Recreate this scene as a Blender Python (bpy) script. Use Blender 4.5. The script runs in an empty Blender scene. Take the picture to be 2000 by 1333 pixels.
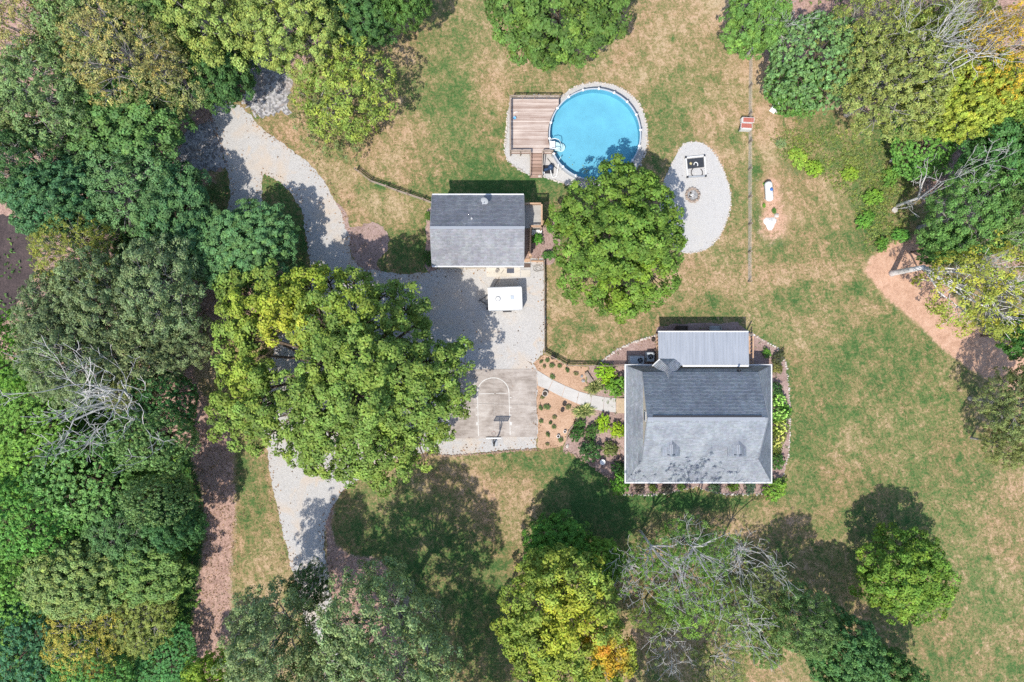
import bpy, bmesh, math, random
import numpy as np
from mathutils import Vector
R = math.radians
scene = bpy.context.scene
COL = scene.collection

# ------------------------------------------------------------------ camera
SP = 0.059           # metres of ground per photo pixel
HC = 78.7            # drone height
def W(px, py, z=0.0):
    k = SP * (1 - z / HC)
    return ((px - 1000) * k, (666.5 - py) * k)
def W3(px, py, z=0.0):
    x, y = W(px, py, z); return Vector((x, y, z))
cd = bpy.data.cameras.new('drone_camera')
cam = bpy.data.objects.new('drone_camera', cd); COL.objects.link(cam)
cam.location = (0, 0, HC)
cd.sensor_width = 36.0
cd.lens = 36.0 * HC / (2000 * SP)
cd.clip_end = 3000
scene.camera = cam

# ------------------------------------------------------------------ light
SUN_EL, SHADOW_AZ = 60.5, 27.0      # shadows fall up the picture, 27 degrees to the right
sd = np.array([math.sin(R(SHADOW_AZ)), math.cos(R(SHADOW_AZ))])   # shadow direction on the ground
world = bpy.data.worlds.new('World'); scene.world = world; world.use_nodes = True
nt = world.node_tree; nt.nodes.clear()
sky = nt.nodes.new('ShaderNodeTexSky'); sky.sky_type = 'NISHITA'; sky.sun_disc = False
sky.sun_elevation = R(SUN_EL); sky.sun_rotation = R(180 + SHADOW_AZ)
bg = nt.nodes.new('ShaderNodeBackground'); bg.inputs['Strength'].default_value = 0.145
wo = nt.nodes.new('ShaderNodeOutputWorld')
nt.links.new(sky.outputs[0], bg.inputs['Color']); nt.links.new(bg.outputs[0], wo.inputs['Surface'])
sl = bpy.data.lights.new('sun', 'SUN'); sl.energy = 3.1; sl.angle = R(0.55); sl.color = (1.0, 0.945, 0.86)
sun = bpy.data.objects.new('sun', sl); COL.objects.link(sun)
sdir = Vector((sd[0] * math.cos(R(SUN_EL)), sd[1] * math.cos(R(SUN_EL)), -math.sin(R(SUN_EL))))
sun.rotation_euler = sdir.to_track_quat('-Z', 'Y').to_euler(); sun.location = (-20, -40, 90)
vs = scene.view_settings
vs.view_transform = 'Standard'; vs.look = 'None'; vs.gamma = 1.0; vs.use_curve_mapping = False
vs.exposure = 0.66
scene.cycles.max_bounces = 6; scene.cycles.diffuse_bounces = 2; scene.cycles.glossy_bounces = 2
scene.cycles.transmission_bounces = 4; scene.cycles.transparent_max_bounces = 8
scene.cycles.use_denoising = False; scene.cycles.denoiser = 'OPENIMAGEDENOISE'; scene.cycles.denoising_input_passes = 'RGB_ALBEDO_NORMAL'; scene.cycles.denoising_prefilter = 'ACCURATE'

# ------------------------------------------------------------------ materials
MATS = {}
def new_mat(name):
    m = bpy.data.materials.new(name); m.use_nodes = True
    n = m.node_tree; b = n.nodes.get('Principled BSDF'); MATS[name] = m
    return m, n, b
def ramp(n, fac, stops):
    r = n.nodes.new('ShaderNodeValToRGB')
    while len(r.color_ramp.elements) < len(stops): r.color_ramp.elements.new(0.5)
    for e, (p, c) in zip(r.color_ramp.elements, stops):
        e.position = p; e.color = (c[0], c[1], c[2], 1)
    n.links.new(fac, r.inputs['Fac']); return r.outputs['Color']
def noise(n, scale, detail=4, rough=0.6, vec=None, dist=0.0):
    t = n.nodes.new('ShaderNodeTexNoise'); t.inputs['Scale'].default_value = scale
    t.inputs['Detail'].default_value = detail; t.inputs['Roughness'].default_value = rough
    t.inputs['Distortion'].default_value = dist
    if vec is not None: n.links.new(vec, t.inputs['Vector'])
    return t.outputs['Fac']
def pos(n):
    g = n.nodes.new('ShaderNodeNewGeometry'); return g.outputs['Position']
def objco(n):
    g = n.nodes.new('ShaderNodeTexCoord'); return g.outputs['Object']
def mapping(n, vec, scale=(1, 1, 1), rot=(0, 0, 0)):
    m = n.nodes.new('ShaderNodeMapping'); n.links.new(vec, m.inputs['Vector'])
    m.inputs['Scale'].default_value = scale; m.inputs['Rotation'].default_value = rot
    return m.outputs['Vector']
def mathn(n, op, a, b=None, clamp=False):
    m = n.nodes.new('ShaderNodeMath'); m.operation = op; m.use_clamp = clamp
    for i, v in enumerate((a, b)):
        if v is None: continue
        if isinstance(v, (int, float)): m.inputs[i].default_value = v
        else: n.links.new(v, m.inputs[i])
    return m.outputs[0]
def mix(n, fac, a, b, mode='MIX'):
    m = n.nodes.new('ShaderNodeMix'); m.data_type = 'RGBA'; m.blend_type = mode; m.clamp_factor = True
    for sock, v in ((m.inputs[0], fac), (m.inputs[6], a), (m.inputs[7], b)):
        if isinstance(v, (int, float)): sock.default_value = v
        elif isinstance(v, tuple): sock.default_value = (*v[:3], 1)
        else: n.links.new(v, sock)
    return m.outputs[2]
def mrange(n, v, a, b, c=0.0, d=1.0):
    m = n.nodes.new('ShaderNodeMapRange'); m.clamp = True; m.interpolation_type = 'SMOOTHSTEP'
    n.links.new(v, m.inputs['Value'])
    for k, x in zip(('From Min', 'From Max', 'To Min', 'To Max'), (a, b, c, d)): m.inputs[k].default_value = x
    return m.outputs['Result']
def bump(n, b, h, strength, dist=0.05):
    u = n.nodes.new('ShaderNodeBump'); u.inputs['Strength'].default_value = strength
    u.inputs['Distance'].default_value = dist
    n.links.new(h, u.inputs['Height']); n.links.new(u.outputs['Normal'], b.inputs['Normal'])
def simple(name, col, rough=0.7, metal=0.0, var=0.15, scale=6.0, spec=0.3):
    m, n, b = new_mat(name)
    v = noise(n, scale, 5, 0.65, pos(n))
    d = tuple(c * (1 - var) for c in col); l = tuple(min(1, c * (1 + var)) for c in col)
    n.links.new(ramp(n, v, [(0.3, d), (0.7, l)]), b.inputs['Base Color'])
    b.inputs['Roughness'].default_value = rough; b.inputs['Metallic'].default_value = metal
    b.inputs['Specular IOR Level'].default_value = spec
    return m

simple('white_trim', (0.66, 0.66, 0.65), 0.5, var=0.06)
simple('siding', (0.62, 0.55, 0.44), 0.7, var=0.08)
simple('siding_white', (0.7, 0.68, 0.63), 0.7, var=0.08)
simple('garage_door', (0.52, 0.45, 0.36), 0.6, var=0.05)
simple('dark_glass', (0.03, 0.04, 0.05), 0.08, var=0.1, spec=0.6)
simple('metal_dark', (0.03, 0.03, 0.035), 0.5, var=0.2)
simple('metal_grey', (0.35, 0.37, 0.39), 0.45, var=0.1)
simple('metal_white', (0.72, 0.73, 0.73), 0.4, var=0.05)
simple('ac_grey', (0.42, 0.46, 0.5), 0.5, var=0.08)
simple('rubber', (0.02, 0.02, 0.02), 0.8)
simple('trailer_white', (0.72, 0.715, 0.7), 0.45, var=0.09, scale=1.8)
simple('red_paint', (0.4, 0.13, 0.1), 0.6, var=0.15)
simple('red_lamp', (0.4, 0.03, 0.02), 0.3)
simple('blue_plastic', (0.06, 0.16, 0.42), 0.4)
simple('pump_blue', (0.03, 0.06, 0.12), 0.4)
simple('light_blue', (0.15, 0.45, 0.75), 0.4)
simple('yellow_toy', (0.55, 0.47, 0.25), 0.5)
simple('white_plastic', (0.78, 0.78, 0.76), 0.4, var=0.04)
simple('dark_sheet', (0.035, 0.04, 0.05), 0.75, var=0.25)
simple('stone_pale', (0.52, 0.47, 0.42), 0.9, var=0.3, scale=2.5)
simple('stone_brown', (0.3, 0.21, 0.16), 0.9, var=0.35, scale=3)
simple('stone_rim', (0.34, 0.27, 0.22), 0.9, var=0.4, scale=4)
simple('lime', (0.75, 0.73, 0.7), 0.9, var=0.08)
simple('bark', (0.12, 0.09, 0.065), 0.95, var=0.4, scale=5)
simple('bark_pale', (0.3, 0.28, 0.26), 0.95, var=0.35, scale=3)
simple('dead_wood', (0.6, 0.575, 0.55), 0.9, var=0.3, scale=2)
simple('rail_wood', (0.3, 0.24, 0.19), 0.9, var=0.25, scale=3)
simple('dark_wood', (0.09, 0.065, 0.05), 0.9, var=0.3, scale=3)
simple('fresh_wood', (0.5, 0.33, 0.22), 0.85, var=0.2, scale=2)
simple('grey_deck', (0.4, 0.39, 0.37), 0.85, var=0.12, scale=2)
simple('tan_deck', (0.55, 0.43, 0.3), 0.85, var=0.15, scale=3)
simple('wire', (0.6, 0.58, 0.54), 0.6, var=0.1)
simple('ash', (0.3, 0.3, 0.3), 0.95, var=0.5, scale=5)
simple('pool_wall', (0.35, 0.38, 0.42), 0.5, var=0.1)
simple('pool_rail', (0.42, 0.47, 0.52), 0.4, var=0.05)
simple('paint_white', (0.6, 0.585, 0.55), 0.8, var=0.2, scale=3)
simple('pot_clay', (0.3, 0.28, 0.26), 0.8)
simple('soil', (0.06, 0.045, 0.035), 0.95)
simple('mat_grey', (0.08, 0.09, 0.12), 0.9)
simple('mat_brown', (0.12, 0.085, 0.07), 0.9)
simple('hose', (0.32, 0.3, 0.27), 0.5)

def weathered(name, dark, light, axis, joint=None):
    # weathered board / slab: long streaks along `axis`, blotches
    m, n, b = new_mat(name); p = pos(n)
    s = (0.35, 5, 1) if axis == 'x' else (5, 0.35, 1)
    a = noise(n, 1.0, 5, 0.65, mapping(n, p, s)); c = noise(n, 0.5, 4, 0.6, p)
    oi = n.nodes.new('ShaderNodeObjectInfo')
    f = mathn(n, 'ADD', mathn(n, 'MULTIPLY', a, 0.5), mathn(n, 'MULTIPLY', c, 0.4))
    f = mathn(n, 'ADD', f, mathn(n, 'MULTIPLY', mathn(n, 'SUBTRACT', oi.outputs['Random'], 0.5), 0.22))
    n.links.new(ramp(n, f, [(0.3, dark), (0.62, light)]), b.inputs['Base Color'])
    b.inputs['Roughness'].default_value = 0.9; b.inputs['Specular IOR Level'].default_value = 0.15
    return m
weathered('deck_board', (0.33, 0.24, 0.2), (0.62, 0.53, 0.47), 'x')
weathered('stair_board', (0.26, 0.17, 0.13), (0.44, 0.31, 0.25), 'x')

def concrete(name, dark, mid, light):
    m, n, b = new_mat(name); p = pos(n)
    a = noise(n, 0.33, 6, 0.7, p, 0.6); s = noise(n, 1.0, 6, 0.7, mapping(n, p, (0.5, 2.2, 1), (0, 0, 0.2)))
    g = noise(n, 14, 3, 0.7, p)
    f = mathn(n, 'ADD', mathn(n, 'MULTIPLY', a, 0.6), mathn(n, 'MULTIPLY', s, 0.4))
    col = ramp(n, f, [(0.34, dark), (0.5, mid), (0.64, light)])
    col = mix(n, mrange(n, g, 0.3, 0.75, 0.0, 0.3), col, (0.2, 0.18, 0.16), 'MIX')
    n.links.new(col, b.inputs['Base Color']); b.inputs['Roughness'].default_value = 0.9
    bump(n, b, g, 0.25, 0.02)
concrete('court_concrete', (0.17, 0.135, 0.11), (0.4, 0.35, 0.31), (0.56, 0.515, 0.47))
concrete('walk_concrete', (0.44, 0.42, 0.39), (0.52, 0.5, 0.47), (0.58, 0.56, 0.53))
concrete('apron_concrete', (0.45, 0.4, 0.33), (0.56, 0.52, 0.45), (0.62, 0.58, 0.52))

def gravel(name, base, dark, tan, fleck=0.5, tanamt=0.35, scale=11, cont=0.36):
    m, n, b = new_mat(name); p = pos(n)
    v = n.nodes.new('ShaderNodeTexVoronoi'); v.inputs['Scale'].default_value = scale
    n.links.new(p, v.inputs['Vector'])
    g = noise(n, 5, 6, 0.75, p); w = noise(n, 0.22, 5, 0.6, p, 0.8); w2 = noise(n, 0.9, 5, 0.65, p, 0.5); rut = noise(n, 0.55, 5, 0.6, p, 1.2)
    sep = n.nodes.new('ShaderNodeSeparateColor'); n.links.new(v.outputs['Color'], sep.inputs[0])
    col = mix(n, mrange(n, sep.outputs[0], 0.0, 1.0, 0.0, cont), base, dark)
    col = mix(n, mrange(n, g, 0.55, 0.75, 0, 0.35), col, dark)
    col = mix(n, mrange(n, w, 0.47, 0.68, 0, tanamt), col, tan)
    col = mix(n, mrange(n, w2, 0.58, 0.75, 0, 0.25), col, dark)
    col = mix(n, mrange(n, rut, 0.56, 0.7, 0, 0.6), col, tan)
    f = noise(n, 2.4, 2, 0.5, mapping(n, p, (1, 1, 1), (0, 0, 0.7)))
    col = mix(n, mrange(n, f, 0.705, 0.73, 0, fleck), col, (0.08, 0.06, 0.05))
    n.links.new(col, b.inputs['Base Color']); b.inputs['Roughness'].default_value = 0.95
    b.inputs['Specular IOR Level'].default_value = 0.1
    bump(n, b, mathn(n, 'ADD', v.outputs['Distance'], g), 0.5, 0.05)
gravel('gravel', (0.49, 0.475, 0.455), (0.28, 0.27, 0.26), (0.52, 0.425, 0.33), 0.6, 0.6)
gravel('gravel_pale', (0.5, 0.49, 0.475), (0.35, 0.34, 0.33), (0.5, 0.48, 0.44), 0.4, 0.25)
gravel('riprap', (0.46, 0.45, 0.45), (0.1, 0.1, 0.11), (0.35, 0.26, 0.2), 0.6, 0.5, 4.0, 0.8)

def mulch(name, dark, mid, light):
    m, n, b = new_mat(name); p = pos(n)
    a = noise(n, 6, 6, 0.8, mapping(n, p, (1, 1, 1))); c = noise(n, 0.6, 4, 0.6, p, 0.5)
    f = mathn(n, 'ADD', mathn(n, 'MULTIPLY', a, 0.7), mathn(n, 'MULTIPLY', c, 0.3))
    n.links.new(ramp(n, f, [(0.36, dark), (0.5, mid), (0.64, light)]), b.inputs['Base Color'])
    b.inputs['Roughness'].default_value = 0.95; b.inputs['Specular IOR Level'].default_value = 0.05
    bump(n, b, a, 0.6, 0.06)
mulch('mulch_mauve', (0.16, 0.105, 0.09), (0.34, 0.24, 0.21), (0.5, 0.38, 0.34))
mulch('floor_shade_tone', (0.035, 0.027, 0.028), (0.075, 0.06, 0.06), (0.14, 0.1, 0.095))  # wood floor with tree shade put into the colour as darker tones
mulch('mulch_tan', (0.26, 0.16, 0.1), (0.46, 0.3, 0.2), (0.6, 0.43, 0.31))

# ground with masks: R green, G bare earth, B leaf litter
def make_ground():
    m, n, b = new_mat('ground_mix'); p = pos(n)
    at = n.nodes.new('ShaderNodeAttribute'); at.attribute_name = 'mask'
    sp = n.nodes.new('ShaderNodeSeparateColor'); n.links.new(at.outputs['Color'], sp.inputs[0])
    gr, di, li = sp.outputs[0], sp.outputs[1], sp.outputs[2]
    n1 = noise(n, 0.28, 5, 0.65, p, 0.5); n2 = noise(n, 1.1, 6, 0.72, p, 0.6); n3 = noise(n, 3.6, 6, 0.82, p); n0 = noise(n, 0.085, 3, 0.5, p, 0.4)
    n4 = noise(n, 14.0, 3, 0.7, p)
    streak = noise(n, 1.0, 5, 0.7, mapping(n, mapping(n, p, (1, 1, 1), (0, 0, R(68))), (0.3, 1.5, 1)), 0.8)
    # lawn
    f = mathn(n, 'ADD', gr, mathn(n, 'MULTIPLY', mathn(n, 'SUBTRACT', n1, 0.5), 1.1))
    f = mathn(n, 'ADD', f, mathn(n, 'MULTIPLY', mathn(n, 'SUBTRACT', n2, 0.5), 1.7))
    f = mathn(n, 'ADD', f, mathn(n, 'MULTIPLY', mathn(n, 'SUBTRACT', streak, 0.5), 0.8))
    f = mathn(n, 'ADD', f, mathn(n, 'MULTIPLY', mathn(n, 'SUBTRACT', n0, 0.5), 0.6))
    sx = n.nodes.new('ShaderNodeSeparateXYZ'); n.links.new(mapping(n, p, (1, 1, 1), (0, 0, R(74))), sx.inputs[0])
    mow = mathn(n, 'SINE', mathn(n, 'ADD', mathn(n, 'MULTIPLY', sx.outputs[1], 3.4), mathn(n, 'MULTIPLY', n1, 5.0)))
    f = mathn(n, 'ADD', f, mathn(n, 'MULTIPLY', mow, 0.025))
    f = mathn(n, 'ADD', f, mathn(n, 'MULTIPLY', mathn(n, 'SUBTRACT', n3, 0.5), 2.3))
    f = mathn(n, 'ADD', f, mathn(n, 'MULTIPLY', mathn(n, 'SUBTRACT', n4, 0.5), 0.8))
    lawn = ramp(n, f, [(0.0, (0.51, 0.365, 0.255)), (0.2, (0.415, 0.295, 0.185)), (0.36, (0.315, 0.24, 0.13)), (0.5, (0.245, 0.21, 0.1)),
                       (0.66, (0.165, 0.185, 0.075)), (0.83, (0.105, 0.165, 0.058)), (1.0, (0.06, 0.13, 0.042))])
    lawn = mix(n, 1.0, lawn, ramp(n, noise(n, 0.13, 4, 0.6, mapping(n, p, (1, 1, 1), (0, 0, 2.0)), 0.6), [(0.38, (1.03, 0.97, 0.93)), (0.62, (0.95, 1.02, 0.92))]), 'MULTIPLY')
    # bare earth
    fd = mathn(n, 'ADD', mathn(n, 'MULTIPLY', n2, 0.5), mathn(n, 'MULTIPLY', n3, 0.5))
    dirt = ramp(n, fd, [(0.34, (0.34, 0.2, 0.13)), (0.5, (0.55, 0.34, 0.235)), (0.66, (0.66, 0.45, 0.33))])
    fl = mathn(n, 'ADD', mathn(n, 'MULTIPLY', n3, 0.65), mathn(n, 'MULTIPLY', n2, 0.35))
    litter = ramp(n, fl, [(0.36, (0.17, 0.105, 0.085)), (0.5, (0.42, 0.275, 0.225)), (0.64, (0.62, 0.43, 0.35))])
    jit = mathn(n, 'ADD', mathn(n, 'MULTIPLY', mathn(n, 'SUBTRACT', n2, 0.5), 0.9), mathn(n, 'MULTIPLY', mathn(n, 'SUBTRACT', n3, 0.5), 0.8))
    col = mix(n, mrange(n, mathn(n, 'ADD', li, jit), 0.38, 0.62), lawn, litter)
    col = mix(n, mrange(n, mathn(n, 'ADD', di, jit), 0.38, 0.62), col, dirt)
    # pale specks of dead leaves
    sk = noise(n, 3.1, 2, 0.5, mapping(n, p, (1, 1.5, 1), (0, 0, 1.1)))
    col = mix(n, mrange(n, sk, 0.715, 0.75, 0, 0.45), col, (0.5, 0.38, 0.27))
    n.links.new(col, b.inputs['Base Color']); b.inputs['Roughness'].default_value = 1.0
    b.inputs['Specular IOR Level'].default_value = 0.05
    bump(n, b, mathn(n, 'ADD', mathn(n, 'MULTIPLY', n3, 0.7), mathn(n, 'MULTIPLY', n4, 0.5)), 0.9, 0.12)
make_ground()

def leafmat(name, trans=0.28):
    m, n, b = new_mat(name)
    at = n.nodes.new('ShaderNodeAttribute'); at.attribute_name = 'Col'
    oi = n.nodes.new('ShaderNodeObjectInfo')
    c = mix(n, 1.0, at.outputs['Color'], oi.outputs['Color'], 'MULTIPLY')
    n.links.new(c, b.inputs['Base Color']); b.inputs['Roughness'].default_value = 0.6
    b.inputs['Specular IOR Level'].default_value = 0.22
    t = n.nodes.new('ShaderNodeBsdfTranslucent')
    n.links.new(mix(n, 1.0, c, (1.15, 1.1, 0.7), 'MULTIPLY'), t.inputs['Color'])
    ms = n.nodes.new('ShaderNodeMixShader'); ms.inputs[0].default_value = trans
    n.links.new(b.outputs[0], ms.inputs[1]); n.links.new(t.outputs[0], ms.inputs[2])
    n.links.new(ms.outputs[0], n.nodes['Material Output'].inputs['Surface'])
leafmat('leaf', 0.15)
def shingle_mat(name):
    m, n, b = new_mat(name)
    at = n.nodes.new('ShaderNodeAttribute'); at.attribute_name = 'Col'
    g = noise(n, 18, 3, 0.7, pos(n)); w = noise(n, 0.5, 4, 0.6, pos(n), 0.5)
    c = mix(n, 1.0, at.outputs['Color'], ramp(n, g, [(0.3, (0.8, 0.8, 0.8)), (0.7, (1.15, 1.15, 1.15))]), 'MULTIPLY')
    c = mix(n, 1.0, c, ramp(n, w, [(0.35, (0.86, 0.86, 0.88)), (0.65, (1.1, 1.1, 1.08))]), 'MULTIPLY')
    st = noise(n, 1.0, 4, 0.6, mapping(n, pos(n), (2.2, 0.18, 1)))
    c = mix(n, 1.0, c, ramp(n, st, [(0.35, (0.9, 0.9, 0.9)), (0.6, (1.04, 1.04, 1.04))]), 'MULTIPLY')
    n.links.new(c, b.inputs['Base Color']); b.inputs['Roughness'].default_value = 0.9
    b.inputs['Specular IOR Level'].default_value = 0.2
shingle_mat('shingle')
def metalroof():
    m, n, b = new_mat('metal_roof'); p = pos(n)
    a = noise(n, 1.0, 4, 0.6, mapping(n, p, (3.0, 0.25, 1))); c = noise(n, 0.7, 5, 0.7, p, 1.0)
    col = ramp(n, a, [(0.3, (0.33, 0.355, 0.39)), (0.7, (0.42, 0.445, 0.48))])
    col = mix(n, mrange(n, c, 0.6, 0.78, 0, 0.4), col, (0.3, 0.3, 0.33))
    n.links.new(col, b.inputs['Base Color']); b.inputs['Roughness'].default_value = 0.45
    b.inputs['Metallic'].default_value = 0.25
metalroof()
def water():
    m, n, b = new_mat('pool_water')
    n.nodes.remove(b)
    tr = n.nodes.new('ShaderNodeBsdfTransparent'); tr.inputs['Color'].default_value = (0.78, 0.92, 0.96, 1)
    gl = n.nodes.new('ShaderNodeBsdfGlossy'); gl.inputs['Roughness'].default_value = 0.06
    fr = n.nodes.new('ShaderNodeFresnel'); fr.inputs['IOR'].default_value = 1.33
    bu = n.nodes.new('ShaderNodeBump'); bu.inputs['Strength'].default_value = 0.12; bu.inputs['Distance'].default_value = 0.05
    n.links.new(noise(n, 2.2, 3, 0.5, pos(n), 0.6), bu.inputs['Height'])
    n.links.new(bu.outputs[0], gl.inputs['Normal']); n.links.new(bu.outputs[0], fr.inputs['Normal'])
    mi = n.nodes.new('ShaderNodeMixShader')
    n.links.new(fr.outputs[0], mi.inputs[0]); n.links.new(tr.outputs[0], mi.inputs[1]); n.links.new(gl.outputs[0], mi.inputs[2])
    n.links.new(mi.outputs[0], n.nodes['Material Output'].inputs['Surface'])
water()
simple('pool_liner', (0.2, 0.47, 0.59), 0.6, var=0.1, scale=0.5)

# ------------------------------------------------------------------ builders
class MB:
    def __init__(s): s.v = []; s.f = []
    def add(s, vs, fs):
        o = len(s.v); s.v += [tuple(x) for x in vs]; s.f += [tuple(i + o for i in f) for f in fs]; return s
    def box(s, x0, x1, y0, y1, z0, z1):
        return s.add([(x0, y0, z0), (x1, y0, z0), (x1, y1, z0), (x0, y1, z0), (x0, y0, z1), (x1, y0, z1), (x1, y1, z1), (x0, y1, z1)],
                     [(3, 2, 1, 0), (4, 5, 6, 7), (0, 1, 5, 4), (1, 2, 6, 5), (2, 3, 7, 6), (3, 0, 4, 7)])
    def beam(s, a, b, w, h, up=(0, 0, 1)):
        a, b = Vector(a), Vector(b); d = (b - a).normalized(); u = Vector(up)
        if abs(d.dot(u)) > 0.98: u = Vector((1, 0, 0))
        r = d.cross(u).normalized() * (w / 2); u = r.cross(d).normalized() * (h / 2)
        vs = [a - r - u, a + r - u, a + r + u, a - r + u, b - r - u, b + r - u, b + r + u, b - r + u]
        return s.add(vs, [(0, 1, 2, 3), (7, 6, 5, 4), (4, 5, 1, 0), (5, 6, 2, 1), (6, 7, 3, 2), (7, 4, 0, 3)])
    def tube(s, pts, rad, n=6, cap=True):
        pts = [Vector(p) for p in pts]; rads = rad if isinstance(rad, (list, tuple)) else [rad] * len(pts)
        o = len(s.v); vs = []; fs = []
        for i, p in enumerate(pts):
            d = (pts[min(i + 1, len(pts) - 1)] - pts[max(i - 1, 0)]).normalized()
            u = Vector((0, 0, 1)) if abs(d.z) < 0.9 else Vector((1, 0, 0))
            a = d.cross(u).normalized(); b = a.cross(d).normalized()
            for k in range(n):
                t = 2 * math.pi * k / n
                vs.append(p + (a * math.cos(t) + b * math.sin(t)) * rads[i])
        for i in range(len(pts) - 1):
            for k in range(n):
                k2 = (k + 1) % n
                fs.append((i * n + k, i * n + k2, (i + 1) * n + k2, (i + 1) * n + k))
        if cap:
            fs.append(tuple(range(n))[::-1]); fs.append(tuple((len(pts) - 1) * n + k for k in range(n)))
        return s.add(vs, fs)
    def lathe(s, c, prof, n=20, cap=True):
        vs = []; fs = []
        for (r, z) in prof:
            for k in range(n):
                t = 2 * math.pi * k / n; vs.append((c[0] + r * math.cos(t), c[1] + r * math.sin(t), c[2] + z))
        for i in range(len(prof) - 1):
            for k in range(n):
                k2 = (k + 1) % n; fs.append((i * n + k, i * n + k2, (i + 1) * n + k2, (i + 1) * n + k))
        if cap:
            fs.append(tuple(range(n))[::-1]); fs.append(tuple((len(prof) - 1) * n + k for k in range(n)))
        return s.add(vs, fs)
    def prism(s, poly, z0, z1):
        n = len(poly)
        return s.add([(x, y, z0) for x, y in poly] + [(x, y, z1) for x, y in poly],
                     [tuple(range(n))[::-1], tuple(range(n, 2 * n))] + [(k, (k + 1) % n, n + (k + 1) % n, n + k) for k in range(n)])
    def rock(s, c, r, rng, squash=0.6):
        ico = ROCKV; vs = []
        a = rng.uniform(0, 6.28); ca, sa = math.cos(a), math.sin(a); ex = rng.uniform(0.7, 1.3)
        for v in ico:
            k = r * rng.uniform(0.8, 1.2); x, y, z = v[0] * k * ex, v[1] * k / ex, v[2] * k * squash
            vs.append((c[0] + x * ca - y * sa, c[1] + x * sa + y * ca, c[2] + z))
        return s.add(vs, ROCKF)
    def build(s, name, mat, parent=None, smooth=False, local=False):
        off = Vector((0, 0, 0))
        if parent is not None and not local:
            q = parent
            while q is not None: off += Vector(q.location); q = q.parent
        me = bpy.data.meshes.new(name)
        me.from_pydata([(x - off.x, y - off.y, z - off.z) for x, y, z in s.v], [], s.f)
        me.validate(); me.update()
        if smooth: me.polygons.foreach_set('use_smooth', [True] * len(me.polygons))
        if mat: me.materials.append(MATS[mat] if isinstance(mat, str) else mat)
        o = bpy.data.objects.new(name, me); COL.objects.link(o)
        if parent is not None: o.parent = parent
        return o
_b = bmesh.new(); bmesh.ops.create_icosphere(_b, subdivisions=1, radius=1.0)
ROCKV = [tuple(v.co) for v in _b.verts]; ROCKF = [tuple(v.index for v in f.verts) for f in _b.faces]; _b.free()

def tag(o, label=None, cat=None, group=None, kind=None):
    if label: o['label'] = label
    if cat: o['category'] = cat
    if group: o['group'] = group
    if kind: o['kind'] = kind
    return o
def thing(name, label, cat, loc, group=None):
    o = bpy.data.objects.new(name, None); COL.objects.link(o); o.location = loc
    o.empty_display_size = 0.3
    return tag(o, label, cat, group)
def np_mesh(name, V, Q, colr=None):
    me = bpy.data.meshes.new(name); k = Q.shape[1]
    me.vertices.add(len(V)); me.vertices.foreach_set('co', V.astype(np.float32).ravel())
    me.loops.add(Q.size); me.loops.foreach_set('vertex_index', Q.astype(np.int32).ravel())
    me.polygons.add(len(Q)); me.polygons.foreach_set('loop_start', np.arange(0, Q.size, k, dtype=np.int32))
    if colr is not None:
        a = me.attributes.new('Col', 'FLOAT_COLOR', 'FACE')
        a.data.foreach_set('color', np.concatenate([colr, np.ones((len(colr), 1))], 1).astype(np.float32).ravel())
    me.update(calc_edges=True); return me
def np_obj(name, me, mat, parent=None):
    o = bpy.data.objects.new(name, me); COL.objects.link(o)
    if not me.materials: me.materials.append(MATS[mat])
    if parent: o.parent = parent
    return o

# ------------------------------------------------------------------ ground sheet
def blobfield(X, Y, blobs, base):
    f = np.full(X.shape, base, float); wsum = np.full(X.shape, 0.35)
    f *= 0.35
    for px, py, rx, ry, v in blobs:
        cx, cy = W(px, py)
        w = np.exp(-(((X - cx) / (rx * SP)) ** 2 + ((Y - cy) / (ry * SP)) ** 2))
        f += w * v; wsum += w
    return f / wsum
def inpoly(X, Y, poly):
    ins = np.zeros(X.shape, bool); n = len(poly)
    for i in range(n):
        x1, y1 = poly[i]; x2, y2 = poly[(i + 1) % n]
        c = ((y1 > Y) != (y2 > Y)) & (X < (x2 - x1) * (Y - y1) / ((y2 - y1) + 1e-9) + x1); ins ^= c
    return ins
def polydist(X, Y, poly):
    d = np.full(X.shape, 1e9); n = len(poly)
    for i in range(n):
        x1, y1 = poly[i]; x2, y2 = poly[(i + 1) % n]; dx, dy = x2 - x1, y2 - y1
        t = np.clip(((X - x1) * dx + (Y - y1) * dy) / (dx * dx + dy * dy + 1e-9), 0, 1)
        d = np.minimum(d, np.hypot(X - x1 - t * dx, Y - y1 - t * dy))
    return np.where(inpoly(X, Y, poly), d, -d)
def softpoly(X, Y, pts, soft=0.6):
    return np.clip(polydist(X, Y, [W(*p) for p in pts]) / soft * 0.5 + 0.5, 0, 1)

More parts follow.
